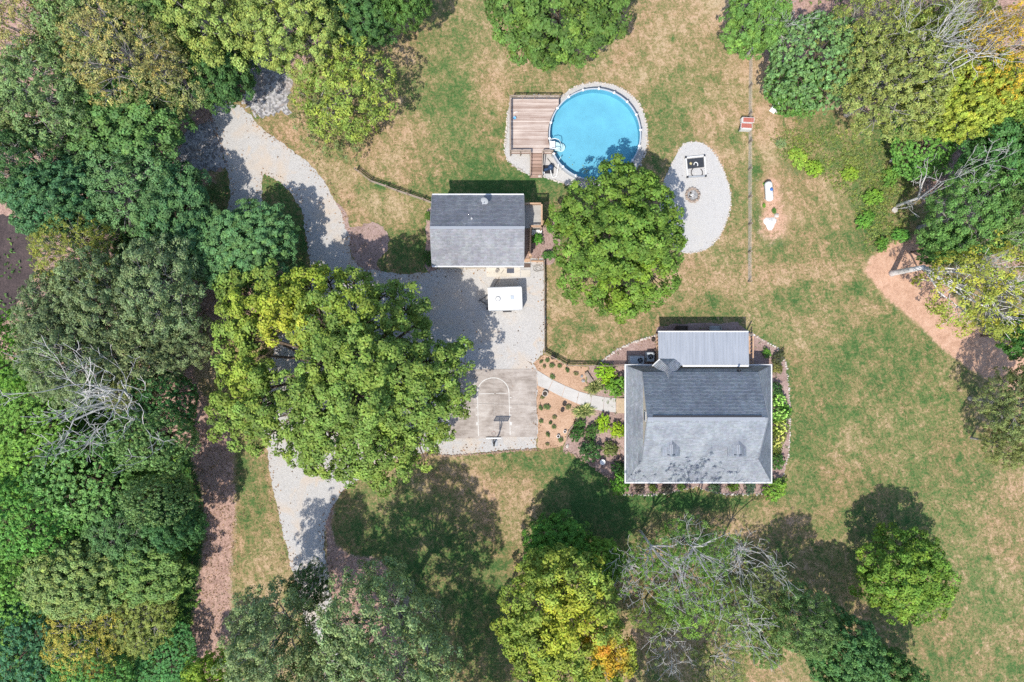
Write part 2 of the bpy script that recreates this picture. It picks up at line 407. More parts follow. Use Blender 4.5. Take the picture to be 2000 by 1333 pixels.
# greener (1) / drier (0) places of the lawn
GREEN = [(1397,590,14,14,1.25),(1380,575,8,8,1.1),(1140,635,25,10,1.2),(1550,585,25,18,1.1),(1575,560,12,10,1.2),(1505,515,12,10,1.2),(1672,565,14,12,1.2),(1650,640,8,16,1.2),(745,360,20,8,1.2),(700,372,10,6,1.1),(770,330,16,8,1.1),(1560,420,20,30,.1),(1600,360,25,12,.0),(1640,380,12,25,.1),(1520,540,25,15,.05),(1610,540,30,15,.1),(1600,780,15,40,.1),(1670,880,20,40,.1),(1560,680,20,20,.1),(1700,720,150,120,.74),(1620,900,100,150,.76),(1800,950,130,130,.72),(1880,1200,130,130,.72),(1740,800,80,80,.75),(1560,600,60,40,.55),(870,200,60,130,.86),(800,110,60,60,.35),(900,80,50,60,.5),(960,130,40,60,.25),(1300,60,80,60,.12),(1400,40,60,60,.05),
 (1250,120,60,40,.3),(1330,160,50,50,.6),(1380,120,40,80,.4),(1290,250,30,50,.7),(1420,260,40,60,.2),(1440,60,30,60,.1),
 (780,260,50,60,.2),(760,330,60,30,.35),(840,290,40,60,.35),(780,340,30,20,.5),(720,395,60,30,.3),(770,420,40,30,.35),(800,480,40,40,1.0),
 (730,360,25,12,.8),(620,380,40,60,.3),(560,400,40,50,.95),(520,380,15,40,.95),(900,340,100,20,.75),(960,360,120,30,1.3),(600,250,60,20,.35),
 (1090,600,40,60,.4),(1130,640,40,25,.8),(1110,560,20,40,.3),(1200,640,60,25,.3),(1240,650,40,20,.65),(1400,590,30,25,.85),(1330,560,60,30,.25),(1290,600,60,25,.45),
 (1400,520,50,30,.3),(1440,470,15,60,.55),(1440,380,14,60,.6),(1400,270,40,20,.5),(1350,610,80,10,.6),
 (1500,290,20,100,.15),(1490,200,20,80,.1),(1480,430,8,30,1.0),(1480,330,10,20,1.0),(1530,380,30,40,.45),(1600,400,60,60,.55),(1650,300,90,60,.72),
 (1700,400,60,80,.85),(1560,300,60,30,.7),(1620,370,30,20,.2),(1590,450,80,30,.55),(1530,500,40,20,.8),(1500,560,30,50,.45),(1550,530,60,15,.35),
 (1560,590,60,30,.65),(1520,540,40,30,.25),(1650,600,80,40,.35),(1560,640,40,30,.3),(1700,650,60,40,.5),(1640,700,70,70,.6),(1560,720,30,60,.4),
 (1750,720,80,60,.68),(1680,800,40,60,.3),(1600,800,50,60,.55),(1560,860,30,80,.6),(1780,850,60,60,.65),(1850,800,40,60,.55),(1820,740,40,40,.35),
 (1700,900,60,60,.5),(1580,960,60,60,.62),(1640,1000,60,60,.6),(1850,950,40,80,.5),(1930,1000,40,60,.4),(1985,940,20,50,.25),(1900,1150,30,80,.6),(1850,1280,60,40,.65),
 (1950,1250,40,60,.5),(1980,1120,30,60,.35),(1980,1300,40,40,.9),(1600,1070,30,40,.6),(1540,1010,40,40,.3),(1450,1020,40,30,.3),
 (1050,900,70,20,.92),(1130,930,60,35,1.2),(1000,920,60,20,.6),(1080,960,30,60,.55),(1030,990,25,80,.25),(960,1000,30,60,.2),(850,930,60,30,.3),(900,960,40,60,.4),
 (750,1010,80,60,.7),(820,1060,90,70,.95),(870,1110,70,90,.9),(930,1150,50,110,1.0),(1180,985,90,45,1.3),(1320,980,60,14,1.2),(1400,985,80,12,1.2),(1330,1010,50,12,.4),(1250,1025,70,25,.75),
 (700,1050,40,60,.7),(500,1000,20,60,.65),(500,1080,30,40,.25),(480,900,20,80,.85),(510,1130,30,40,.1),(640,960,30,30,.5),
 (1300,1100,30,60,.05),(1270,1060,20,30,.05),(1400,1040,20,20,.1),(1310,1230,60,60,.1),(1380,1260,40,60,.15),(1430,1100,40,60,.5),(1560,1120,40,60,.5),(1660,1180,60,60,.45),
 (400,700,20,40,.15)]
def make_ground_sheet():
    def axis(lim, dense, step):
        a = list(np.arange(-dense, dense + 1e-6, step)); ext = [dense + 3, dense + 10, dense + 30, dense + 90, lim]
        return np.array([-e for e in ext[::-1]] + a + ext)
    xs = axis(900, 66, 0.32); ys = axis(900, 46, 0.32)
    X, Y = np.meshgrid(xs, ys); Z = np.zeros_like(X)
    g = blobfield(X, Y, GREEN, 0.45)
    dirt = softpoly(X, Y, [(1688,530),(1730,582),(1780,622),(1850,690),(1920,738),(2010,785),(2150,830),(2150,690),(2000,650),(1950,655),(1900,640),(1870,600),(1850,560),(1830,490),(1790,460),(1740,475),(1700,505)], 0.9)
    tanks = softpoly(X, Y, [(1482,355),(1500,340),(1525,348),(1530,390),(1542,430),(1535,462),(1505,475),(1478,455),(1484,410)], 2.2) * 0.85
    path = softpoly(X, Y, [(1478,130),(1495,130),(1500,240),(1520,300),(1560,335),(1620,365),(1660,390),(1690,470),(1680,480),(1645,400),(1600,370),(1550,360),(1500,310),(1485,250)], 2.0) * 0.58
    strip = softpoly(X, Y, [(1459,110),(1470,110),(1470,560),(1459,560)], 0.5) * 0.55
    topd = softpoly(X, Y, [(1230,-40),(1430,-40),(1440,60),(1420,90),(1330,40),(1240,30)], 4.0) * 0.3
    bed = softpoly(X, Y, [(330,310),(400,320),(430,350),(380,380),(340,350)], 1.5) * 0.9
    dirt = np.maximum.reduce([dirt, tanks, path, strip, topd, bed])
    lit = softpoly(X, Y, [(-300,-300),(760,-300),(730,60),(560,140),(420,190),(440,420),(600,520),(460,640),(400,700),(390,760),(455,850),(460,1000),(450,1100),(452,1200),(445,1333),(445,1600),(-300,1600)], 1.2)
    lit2 = softpoly(X, Y, [(634,985),(652,985),(646,1030),(655,1062),(690,1088),(735,1090),(765,1118),(800,1333),(690,1333),(650,1230),(640,1150)], 0.7)
    lit3 = softpoly(X, Y, [(1780,300),(1860,250),(2200,100),(2200,650),(1860,470),(1800,400)], 3)
    lit4 = softpoly(X, Y, [(1400,-60),(1650,-300),(2300,-300),(2300,260),(1900,260),(1560,200),(1470,90)], 3)
    lit = np.maximum.reduce([lit, lit2, lit3 * 0.9, lit4 * 0.9])
    # grass islands within the drive
    isl = np.maximum(softpoly(X, Y, [(515,350),(545,365),(572,390),(590,420),(598,480),(606,530),(560,540),(515,460)], 0.5),
                     softpoly(X, Y, [(400,330),(445,340),(448,380),(442,420),(390,400),(380,350)], 1.5))
    clr = softpoly(X, Y, [(384,672),(435,655),(455,690),(440,745),(400,760),(380,730)], 1.0); lit = lit * (1 - clr); g = g * (1 - clr) + .05 * clr
    lit = np.where(isl > 0.5, 0.1, lit); g = np.where(isl > 0.5, 0.75, g)
    vn = softpoly(X, Y, [(-300,720),(60,700),(250,800),(370,880),(395,960),(400,1050),(385,1150),(368,1270),(366,1600),(-300,1600)], 1.0); lit = lit * (1 - vn); g = g * (1 - vn) + 1.3 * vn
    V = np.stack([X.ravel(), Y.ravel(), Z.ravel()], 1); nx, ny = len(xs), len(ys)
    idx = np.arange(nx * ny).reshape(ny, nx)
    Q = np.stack([idx[:-1, :-1].ravel(), idx[:-1, 1:].ravel(), idx[1:, 1:].ravel(), idx[1:, :-1].ravel()], 1)
    me = np_mesh('ground', V, Q)
    a = me.attributes.new('mask', 'FLOAT_COLOR', 'POINT')
    a.data.foreach_set('color', np.stack([g.ravel(), dirt.ravel(), lit.ravel(), np.ones(g.size)], 1).astype(np.float32).ravel())
    tag(np_obj('ground', me, 'ground_mix'), 'dry patchy lawn and woodland floor', kind='structure')
make_ground_sheet()

def sheet(name, pts, z, mat, jag=0.1, step=0.3, seed=1, kind='structure', thick=0.0, label=None):
    rng = random.Random(seed); P = [Vector(W(*p)) for p in pts]; out = []; acc = 0.0
    for i, a in enumerate(P):
        b = P[(i + 1) % len(P)]; n = max(1, int((b - a).length / step)); d = (b - a).normalized(); nr = Vector((-d.y, d.x))
        for k in range(n):
            acc = acc * .8 + rng.uniform(-jag, jag) * .7; out.append(a.lerp(b, k / n) + nr * (acc + rng.uniform(-jag, jag) * .6))
    from mathutils.geometry import delaunay_2d_cdt
    r = delaunay_2d_cdt(out, [], [list(range(len(out)))], 1, 1e-5)
    me = bpy.data.meshes.new(name); fs = []
    for f in r[2]:
        p, q, t = (r[0][i] for i in f[:3]); fs.append(list(f) if (q - p).cross(t - p) > 0 else list(f)[::-1])
    me.from_pydata([(p.x, p.y, z) for p in r[0]], [], fs); me.update(); me.materials.append(MATS[mat])
    o = bpy.data.objects.new(name, me); COL.objects.link(o)
    if label: o['label'] = label
    o['kind'] = kind; return o

def smooth_pts(pts, it=1, closed=True):
    for _ in range(it):
        q = []; n = len(pts)
        for i in range(n if closed else n - 1):
            a, b = pts[i], pts[(i + 1) % n]
            q += [(a[0] * .75 + b[0] * .25, a[1] * .75 + b[1] * .25), (a[0] * .25 + b[0] * .75, a[1] * .25 + b[1] * .75)]
        pts = q if closed else [pts[0]] + q + [pts[-1]]
    return pts

DRIVE = [(700,1340),(672,1280),(655,1220),(645,1150),(638,1100),(633,1060),(636,1020),(648,990),(668,962),(690,945),(730,918),(790,895),(840,882),(870,888),
 (950,883),(1048,875),(1050,850),(1048,724),(1040,710),(1060,694),(1063,680),(1064,600),(1063,520),(1060,505),(1030,505),(1000,520),(858,525),(832,530),(800,537),(760,534),(715,530),(698,524),
 (686,500),(681,465),(672,430),(662,402),(648,380),(636,355),(620,335),(598,316),(570,296),(545,277),(518,256),(500,240),(490,225),(470,203),(440,195),(416,202),(413,225),
 (425,260),(436,300),(446,335),(450,372),(444,410),(440,450),(438,540),(500,545),(511,440),(514,400),(511,355),(516,340),(545,354),(572,380),(588,408),(596,450),(603,500),(612,538),
 (600,570),(575,605),(545,655),(522,720),(512,780),(516,850),(522,890),(530,940),(541,990),(557,1060),(578,1140),(600,1220),(625,1290),(640,1340)]
sheet('gravel_driveway', DRIVE, 0.02, 'gravel', 0.12, 0.28, 3)
sheet('stone_riprap', [(488,112),(520,118),(568,150),(573,182),(561,224),(530,229),(498,234),(476,214),(466,195),(480,150)], 0.026, 'riprap', 0.45, 0.3, 5)
sheet('stone_riprap', [(375,250),(412,232),(424,262),(438,312),(447,330),(400,336),(350,332),(345,290)], 0.026, 'riprap', 0.45, 0.3, 6)
POOLSUR = [(1000,190),(1050,187),(1094,190),(1110,177),(1135,166),(1165,161),(1200,167),(1226,180),(1246,200),(1259,225),(1264,255),(1263,290),(1252,320),(1228,348),(1190,368),(1150,370),(1112,362),(1085,353),(1060,346),(1030,341),(1008,328),(990,313),(985,296),(988,260),(992,220)]
FIRE = [(1359,277),(1337,280),(1325,295),(1318,309),(1308,331),(1296,355),(1288,400),(1296,450),(1322,488),(1335,495),(1355,494),(1383,486),(1404,465),(1416,440),(1426,412),(1428,382),(1420,351),(1408,321),(1392,295),(1373,279)]
sheet('pool_gravel_surround', POOLSUR, 0.02, 'gravel_pale', 0.05, 0.3, 7)
sheet('fire_pit_patio', smooth_pts(FIRE), 0.02, 'gravel_pale', 0.04, 0.3, 8)
TANBED = [(1042,708),(1063,692),(1085,702),(1110,714),(1150,716),(1145,740),(1152,768),(1128,800),(1122,835),(1108,858),(1100,872),(1060,878),(1050,874),(1049,850),(1047,724)]
HOUSEBED = [(1150,716),(1168,714),(1185,698),(1205,684),(1240,668),(1280,655),(1284,640),(1320,632),(1440,630),(1462,650),(1490,665),(1520,682),(1535,710),(1541,760),(1543,830),(1540,890),(1528,932),(1512,955),(1480,966),(1420,966),(1385,960),(1360,950),(1335,957),(1300,964),(1260,968),(1215,966),(1200,952),(1188,935),(1160,912),(1130,893),(1100,880),(1100,872),(1108,858),(1122,835),(1128,800),(1152,768),(1145,740)]
sheet('tan_mulch_bed', TANBED, 0.012, 'mulch_tan', 0.1, 0.3, 9)
sheet('brown_mulch_bed', HOUSEBED, 0.012, 'mulch_mauve', 0.1, 0.3, 10)
sheet('brown_mulch_bed', smooth_pts([(1062,440),(1078,425),(1092,440),(1098,470),(1090,500),(1078,515),(1062,518),(1040,512),(1036,480),(1044,455)]), 0.012, 'mulch_mauve', 0.15, 0.3, 11)
sheet('brown_mulch_bed', [(655,395),(668,402),(682,425),(683,440),(705,440),(728,431),(750,443),(760,468),(756,492),(738,512),(748,528),(770,540),(702,535),(684,490),(676,450)], 0.012, 'mulch_mauve', 0.15, 0.3, 12)
sheet('brown_mulch_bed', [(845,400),(836,410),(832,450),(830,520),(838,532),(850,532),(856,480),(856,410)], 0.012, 'mulch_mauve', 0.12, 0.3, 13)

sheet('painted_floor_shade', smooth_pts([(-160,415),(60,425),(85,455),(70,520),(45,600),(-20,640),(-160,640)]), 0.012, 'floor_shade_tone', 0.3, 0.4, 14)  # shade on the left-edge wood floor, painted as a dark sheet
sheet('painted_floor_shade', smooth_pts([(110,235),(200,230),(250,280),(230,330),(150,320),(105,280)]), 0.012, 'floor_shade_tone', 0.3, 0.4, 15)  # same painted shade for the gap in the upper left wood
def stone_edge(name, pts, label, mat='stone_pale', seed=1, r=0.14, closed=False, gap=0.27):
    rng = random.Random(seed); mb = MB(); P = [Vector(W(*p)) for p in pts]
    if closed: P.append(P[0])
    for a, b in zip(P[:-1], P[1:]):
        L = (b - a).length; n = max(1, int(L / gap))
        for k in range(n):
            if rng.random() < 0.08: continue
            p = a.lerp(b, (k + 0.5) / n)
            mb.rock((p.x + rng.uniform(-.07, .07), p.y + rng.uniform(-.07, .07), 0.04), r * rng.uniform(0.65, 1.35), rng, 0.7)
    o = mb.build(name, mat); o['kind'] = 'stuff'; o['label'] = label; o['category'] = 'stone edging'; return o
stone_edge('stone_edging', POOLSUR, 'pale stones edging the pool gravel', seed=2, closed=True)
stone_edge('stone_edging', smooth_pts(FIRE), 'pale stones edging the fire pit patio', seed=3, closed=True, r=0.12)
stone_edge('stone_edging', [(1168,714),(1185,698),(1205,684),(1240,668),(1280,655)], 'pale stones edging the bed beside the air conditioners', seed=4)
stone_edge('stone_edging', [(1466,652),(1490,665),(1520,682),(1535,710),(1541,760),(1543,830),(1540,890),(1528,932)], 'white stones edging the bed along the right side of the house', seed=5, r=0.12)
stone_edge('stone_edging', [(1512,955),(1480,966),(1420,966),(1385,960),(1360,950),(1335,957),(1300,964),(1260,968),(1215,966)], 'pale stones edging the bed below the front of the house', seed=6, r=0.12)
stone_edge('stone_edging', [(1200,952),(1188,935),(1160,912),(1130,893),(1100,880)], 'brown stones edging the curved corner of the garden bed', 'stone_brown', seed=7, r=0.17)
stone_edge('stone_edging', [(1048,877),(950,886),(870,891),(840,886),(800,897)], 'broken stones edging the gravel below the basketball court', 'stone_brown', seed=8, r=0.14)

# ------------------------------------------------------------------ court
def court():
    loc = (*W(965, 790), 0); t = bpy.data.objects.new('basketball_court', None); COL.objects.link(t); t.location = loc
    tag(t, 'weathered concrete basketball court with white key lines', kind='structure')
    g = 0.35
    for (a, b, c, d) in ((882, 965, 721, 788.5), (965, 1048, 721, 789.5), (878, 965, 788.5, 857), (965, 1048.5, 789.5, 854)):
        x0, y1 = W(a + g, c + g); x1, y0 = W(b - g, d - g)
        MB().box(x0, x1, y0, y1, 0.0, 0.06).build('slab', 'court_concrete', t)
    z = 0.064; w = 0.075
    def line(p, q, ww=w, mat='paint_white'):
        a, b = W3(*p, z), W3(*q, z); d = (b - a).normalized(); r = Vector((-d.y, d.x, 0)) * ww / 2
        MB().add([a - r, b - r, b + r, a + r], [(0, 1, 2, 3)]).build('painted_line', mat, t)
    line((932.5, 767), (934.5, 852)); line((994, 767), (996.5, 850))
    line((936, 769.5), (965, 769.5)); line((969, 768.6), (991, 768.6), 0.06)
    c = W3(963.2, 767, z); ro = 1.86; ri = 1.76; mb = MB(); n = 36; vs = []; fs = []
    for k in range(n + 1):
        t_ = math.pi * k / n
        for r in (ri, ro): vs.append((c.x + r * math.cos(t_), c.y + r * 0.93 * math.sin(t_), z))
    for k in range(n): fs.append((2 * k, 2 * k + 1, 2 * k + 3, 2 * k + 2))
    mb.add(vs, fs).build('painted_line', 'paint_white', t)
    for y in (777, 796, 811):
        line((929.5, y), (932, y), 0.1); line((996, y), (999, y), 0.1)
    line((930, 828), (933.5, 828), 0.32); line((996.5, 828), (1000, 828), 0.36)
court()
def walkway():
    t = bpy.data.objects.new('concrete_walkway', None); COL.objects.link(t); t.location = W3(1120, 768)
    tag(t, 'curved pale concrete walkway from court to porch', kind='structure')
    up = [(1049.5,724),(1080,742.5),(1104,754),(1131,765),(1156,772),(1180,776),(1203,778.5)]
    lo = [(1049.5,753),(1071,762),(1097,775.5),(1126,788),(1152,798),(1178,803.5),(1203,806)]
    for i in range(6):
        g = 0.012
        q = [up[i], up[i + 1], lo[i + 1], lo[i]]
        P = [Vector(W(*p)) for p in q]
        d1 = (P[1] - P[0]).normalized() * 0.02; d2 = (P[2] - P[3]).normalized() * 0.02
        P = [P[0] + d1, P[1] - d1, P[2] - d2, P[3] + d2]
        MB().prism([tuple(p) for p in P[::-1]], 0.0, 0.07).build('slab', 'walk_concrete', t)
walkway()
def apron():
    t = bpy.data.objects.new('garage_apron', None); COL.objects.link(t); t.location = W3(1000, 532)
    tag(t, 'cream concrete apron in front of the garage', kind='structure')
    for (a, b, c, d) in ((862, 948, 521, 526.5), (950, 1016, 521, 541), (1018, 1036, 528, 541)):
        x0, y1 = W(a, c); x1, y0 = W(b, d); MB().box(x0, x1, y0, y1, 0, 0.07).build('slab', 'apron_concrete', t)
apron()

# ------------------------------------------------------------------ roofs
def shingle_mesh(name, planes, base, seed, parent, tabw=0.34, expo=0.165):
    """planes: list of convex 3-D polygons (first edge = eave); tabs laid in courses, one joined part"""
    rng = np.random.default_rng(seed); V = []; F = []; C = []
    for poly in planes:
        P = [np.array(p, float) for p in poly]; u = P[1] - P[0]; u /= np.linalg.norm(u)
        nrm = np.cross(P[1] - P[0], P[2] - P[1]); nrm /= np.linalg.norm(nrm)
        if nrm[2] < 0: nrm = -nrm
        v = np.cross(nrm, u); v /= np.linalg.norm(v)
        if v[2] < 0: v = -v
        uv = [((p - P[0]) @ u, (p - P[0]) @ v) for p in P]
        def rg(t):
            xs = []
            for i in range(len(uv)):
                (a, b), (c, d) = uv[i], uv[(i + 1) % len(uv)]
                if (b - t) * (d - t) <= 0 and abs(d - b) > 1e-9: xs.append(a + (c - a) * (t - b) / (d - b))
            return (min(xs), max(xs)) if len(xs) > 1 else None
        vmin = min(q[1] for q in uv); vmax = max(q[1] for q in uv); j = 0; t = vmin
        while t < vmax - 0.02:
            t2 = min(t + expo, vmax - 1e-4); r1 = rg(t + 1e-4); r2 = rg(t2)
            if r1 and r2:
                lo, hi = min(r1[0], r2[0]), max(r1[1], r2[1]); a = lo - (j % 2) * tabw / 2 - rng.uniform(0, .05)
                cs = rng.uniform(0.98, 1.02)
                while a < hi:
                    b = a + tabw * rng.uniform(0.92, 1.08)
                    q = [np.clip(a + .004, *r1), np.clip(b - .004, *r1), np.clip(b - .004, *r2), np.clip(a + .004, *r2)]
                    if q[1] - q[0] > .01 or q[2] - q[3] > .01:
                        li = rng.uniform(.016, .03)
                        pt = [P[0] + u * q[0] + v * t + nrm * li, P[0] + u * q[1] + v * t + nrm * li,
                              P[0] + u * q[2] + v * t2 + nrm * .006, P[0] + u * q[3] + v * t2 + nrm * .006,
                              P[0] + u * q[0] + v * t, P[0] + u * q[1] + v * t]
                        o = len(V); V += pt; F += [(o, o + 1, o + 2, o + 3), (o + 4, o + 5, o + 1, o)]
                        s = cs * rng.uniform(0.86, 1.12); c = np.array(base) * s * (1 + rng.uniform(-.03, .03, 3)); C += [c, c]
                    a = b
            t = t2; j += 1
    off = np.zeros(3); q = parent
    while q is not None: off += np.array(q.location); q = q.parent
    me = np_mesh(name, np.array(V) - off, np.array(F), np.array(C)); o = np_obj(name, me, 'shingle', parent)
    o['kind'] = 'stuff'; return o
def slab(poly, th):
    """closed plate under a roof plane"""
    P = [Vector(p) for p in poly]; n = len(P); mb = MB()
    return mb.add([p for p in P] + [p - Vector((0, 0, th)) for p in P],
                  [tuple(range(n)), tuple(range(n, 2 * n))[::-1]] + [(k, n + k, n + (k + 1) % n, (k + 1) % n) for k in range(n)])

def face_window(t, x, y, z, w, h, ax, sgn):
    """window on a wall; ax 'x' = wall normal along x"""
    fr = MB(); gl = MB(); d = 0.05 * sgn
    if ax == 'y':
        fr.box(x - w/2 - .08, x + w/2 + .08, min(y, y + d), max(y, y + d), z - .08, z + h + .08)
        gl.box(x - w/2, x + w/2, min(y + d, y + d*1.3), max(y + d, y + d*1.3), z, z + h)
    else:
        fr.box(min(x, x + d), max(x, x + d), y - w/2 - .08, y + w/2 + .08, z - .08, z + h + .08)
        gl.box(min(x + d, x + d*1.3), max(x + d, x + d*1.3), y - w/2, y + w/2, z, z + h)
    f = fr.build('window', 'white_trim', t); gl.build('pane', 'dark_glass', f)

def house():
    t = thing('house', 'large grey shingled house with metal rear porch roof', 'house', (20.6, -9, 0))
    X0, X1, Y1, Y0, ZE = 12.61, 28.75, -2.70, -15.68, 2.9
    x0, x1, y1, y0, ZM = 14.24, 26.7, -3.37, -12.71, 4.5
    RY, RZ = -8.04, 7.3; rake = 0.06
    MB().box(x0, x1, y0, y1, 0, ZM - 0.05).build('wall', 'siding_white', t)
    for xx, nm in ((x0, 1), (x1, -1)):
        a = xx; b = xx + 0.2 * nm; P = [(y0 + .15, ZM - .05), (y1 - .15, ZM - .05), (RY, RZ - 0.2)]
        MB().add([(a, p, z) for p, z in P] + [(b, p, z) for p, z in P], [(0, 1, 2), (5, 4, 3), (0, 3, 4, 1), (1, 4, 5, 2), (2, 5, 3, 0)]).build('gable_wall', 'siding', t)
    face_window(t, x0, RY, 5.2, 0.9, 0.9, 'x', -1)
    # porch floor and posts
    MB().box(X0 + .35, X1 - .35, Y0 + .35, y0 - .01, 0, 0.45).build('porch_floor', 'grey_deck', t)
    MB().box(X0 + .35, x0 - .01, y0 + .01, Y1 - .3, 0, 0.447).build('porch_floor', 'grey_deck', t)
    for k in range(7):
        px = X0 + .5 + (X1 - X0 - 1.0) * k / 6; MB().box(px - .08, px + .08, Y0 + .45, Y0 + .61, .45, ZE - .12).build('porch_post', 'white_trim', t)
    for k in range(1, 4):
        py = Y0 + .5 + (Y1 - Y0 - 1.0) * k / 4; MB().box(X0 + .45, X0 + .61, py - .08, py + .08, .447, ZE - .12).build('porch_post', 'white_trim', t)
    for k in range(4): face_window(t, x0 + 1.6 + k * 3.1, y0, 1.2, 1.0, 1.5, 'y', -1)
    for k in (0, 2): face_window(t, x0, y0 + 2 + k * 2.6, 1.2, 1.0, 1.5, 'x', -1)
    d = MB().box(x0 - .06, x0, -7.6, -6.6, .45, 2.55).build('door', 'red_paint', t); MB().box(x0 - .1, x0 - .062, -6.8, -6.7, 1.4, 1.5).build('handle', 'metal_grey', d)
    # main roof
    e = 0.0
    N = [(x1 + rake, y1, ZM), (x0 - rake, y1, ZM), (x0 - rake, RY, RZ), (x1 + rake, RY, RZ)]
    Sp = [(x0 - rake, y0, ZM), (x1 + rake, y0, ZM), (x1 + rake, RY, RZ), (x0 - rake, RY, RZ)]
    r = slab(N, .14); r.add(slab(Sp, .14).v, slab(Sp, .14).f)
    ro = r.build('roof', 'metal_grey', t)
    base = (0.3, 0.328, 0.365)
    shingle_mesh('shingles', [N, Sp], base, 1, ro)
    MB().box(x0 + .5, x1 - .6, RY + .04, RY + .26, RZ - .12, RZ + .03).build('ridge_vent', 'metal_dark', ro)
    capm = MB(); rr = random.Random(4); xx = x0 - rake
    while xx < x1 + rake - .3:
        capm.beam((xx, RY - .1, RZ + .035 + rr.uniform(0, .01)), (xx + .3, RY - .1, RZ + .03), .34, .025); xx += .3
    o = capm.build('ridge_cap', 'gravel_pale', ro); o.data.materials[0] = MATS['ridge']; o['kind'] = 'stuff'
    # rake boards
    for xx in (x0 - rake - .04, x1 + rake + .04):
        for ya in (y1, y0):
            MB().beam((xx, ya, ZM - .05), (xx, RY, RZ - .05), .03, .16).build('rake_board', 'ridge', t)
    # skirt (porch) roof, four planes
    Wp = [(X0, Y1, ZE), (X0, Y0, ZE), (x0, y0, ZM), (x0, y1, ZM)]
    Ep = [(X1, Y0, ZE), (X1, Y1, ZE), (x1, y1, ZM), (x1, y0, ZM)]
    So = [(X0, Y0, ZE), (X1, Y0, ZE), (x1, y0, ZM), (x0, y0, ZM)]
    No = [(X1, Y1, ZE), (X0, Y1, ZE), (x0, y1, ZM), (x1, y1, ZM)]
    r = MB()
    for p in (Wp, Ep, So, No): s = slab(p, .1); r.add(s.v, s.f)
    sk = r.build('porch_roof', 'metal_grey', t)
    shingle_mesh('shingles', [Wp, Ep, So, No], base, 2, sk)
    for (a, b) in (((X0 - .05, Y0 - .12), (X0 - .05, Y1 + .12)), ((X1 + .05, Y0 - .12), (X1 + .05, Y1 + .12))):
        MB().beam((*a, ZE - .06), (*b, ZE - .06), .13, .2).build('gutter', 'white_trim', sk)
    for y in (Y0 - .05, Y1 + .05):
        MB().beam((X0 + .02, y, ZE - .062), (X1 - .02, y, ZE - .062), .13, .2).build('gutter', 'white_trim', sk)
    # dormers facing the front
    for px in (1311.5, 1442):
        zr = 5.8; cx = (px - 1000) * SP * (1 - zr / HC); hw = 1.0; slope = (RZ - ZM) / (RY - y0)
        yf = y0 + .35; yb = RY - (RZ - zr) / slope; ze = 5.3; ybe = RY - (RZ - ze) / slope
        Wd = [(cx - hw, ybe, ze), (cx - hw, yf, ze), (cx, yf, zr), (cx, yb, zr)]
        Ed = [(cx + hw, yf, ze), (cx + hw, ybe, ze), (cx, yb, zr), (cx, yf, zr)]
        w = MB(); w.add([(cx - hw + .15, yf + .2, ZM), (cx + hw - .15, yf + .2, ZM), (cx + hw - .15, yf + .2, ze + .05), (cx, yf + .2, zr - .12), (cx - hw + .15, yf + .2, ze + .05),
                         (cx - hw + .15, ybe, ZM), (cx + hw - .15, ybe, ZM), (cx + hw - .15, ybe, ze + .05), (cx, ybe, zr - .12), (cx - hw + .15, ybe, ze + .05)],
                        [(0, 1, 2, 3, 4), (9, 8, 7, 6, 5), (0, 4, 9, 5), (1, 6, 7, 2)])
        dm = w.build('dormer', 'siding_white', t)
        MB().box(cx - .4, cx + .4, yf + .15, yf + .21, 4.85, 5.75).build('pane', 'dark_glass', dm)
        s = slab(Wd, .08); s2 = slab(Ed, .08); s.add(s2.v, s2.f); s.build('dormer_roof', 'metal_grey', dm)
        shingle_mesh('shingles', [Wd, Ed], base, 7 + int(px), dm)
        for sx in (-.1, .1): MB().box(cx + sx - .05, cx + sx + .05, yf + .3, yb - .5, zr - .05, zr + .045).build('ridge_vent', 'ridge', dm)
    # cricket over the back door corner
    zr, ze = 4.75, 3.65
    def q(px, py, z): return tuple(W3(px, py, z))
    Ra, Rb = q(1303, 714, 4.35), q(1306, 741, 4.95)
    Wc = [q(1289, 702, 3.75), q(1275, 714.5, 3.55), Rb, Ra]; Ec = [q(1332, 713, 3.7), q(1317, 702, 3.75), Ra, Rb]; Fc = [q(1317, 702, 3.75), q(1289, 702, 3.75), Ra]
    s = slab(Wc, .08)
    for pl in (Ec, Fc): s2 = slab(pl, .08); s.add(s2.v, s2.f)
    ck = s.build('corner_gable', 'metal_grey', t)
    shingle_mesh('shingles', [Wc, Ec, Fc], (0.39, .41, .44), 21, ck, 0.3, 0.18)
    MB().beam(q(1274, 715, 3.5), q(1288.5, 701.5, 3.7), .1, .16).build('gutter', 'white_trim', ck)
    # vent pipe
    v = W3(1443, 723.5, 4.5); MB().lathe((v.x, v.y, 4.2), [(.11, 0), (.11, .75), (.07, .76), (.07, .6)], 12).build('vent_pipe', 'metal_dark', t)
    # metal roof over the back porch
    k1 = 3.35; k2 = 3.75
    a, b = W3(1286, 649, k1), W3(1461, 649, k1); c, d = W3(1462, 714.5, k2), W3(1287, 714.5, k2)
    mr = slab([tuple(a), tuple(b), tuple(c), tuple(d)], .06).build('metal_roof', 'metal_roof', t)
    n = 29
    for k in range(n + 1):
        f = k / n; p = a.lerp(b, f); qq = d.lerp(c, f)
        if 1 <= k <= 5: qq = p.lerp(qq, 0.8)
        MB().beam(p + Vector((0, 0, .018)), qq + Vector((0, 0, .018)), .08, .07).build('rib', 'metal_roof', mr)
    MB().beam(a + Vector((-.05, .06, -.06)), b + Vector((.05, .06, -.06)), .13, .17).build('gutter', 'white_trim', mr)
    MB().beam(d + Vector((2.6, -.02, .03)), c + Vector((0, -.02, .03)), .22, .04).build('flashing', 'white_trim', mr)
    # back porch deck, rails and steps
    p0, p1 = W3(1282, 652, .7), W3(1466, 652, .7); ys = -2.6
    MB().box(p0.x, p1.x, ys, p0.y, 0.35, .7).build('porch_deck', 'fresh_wood', t)
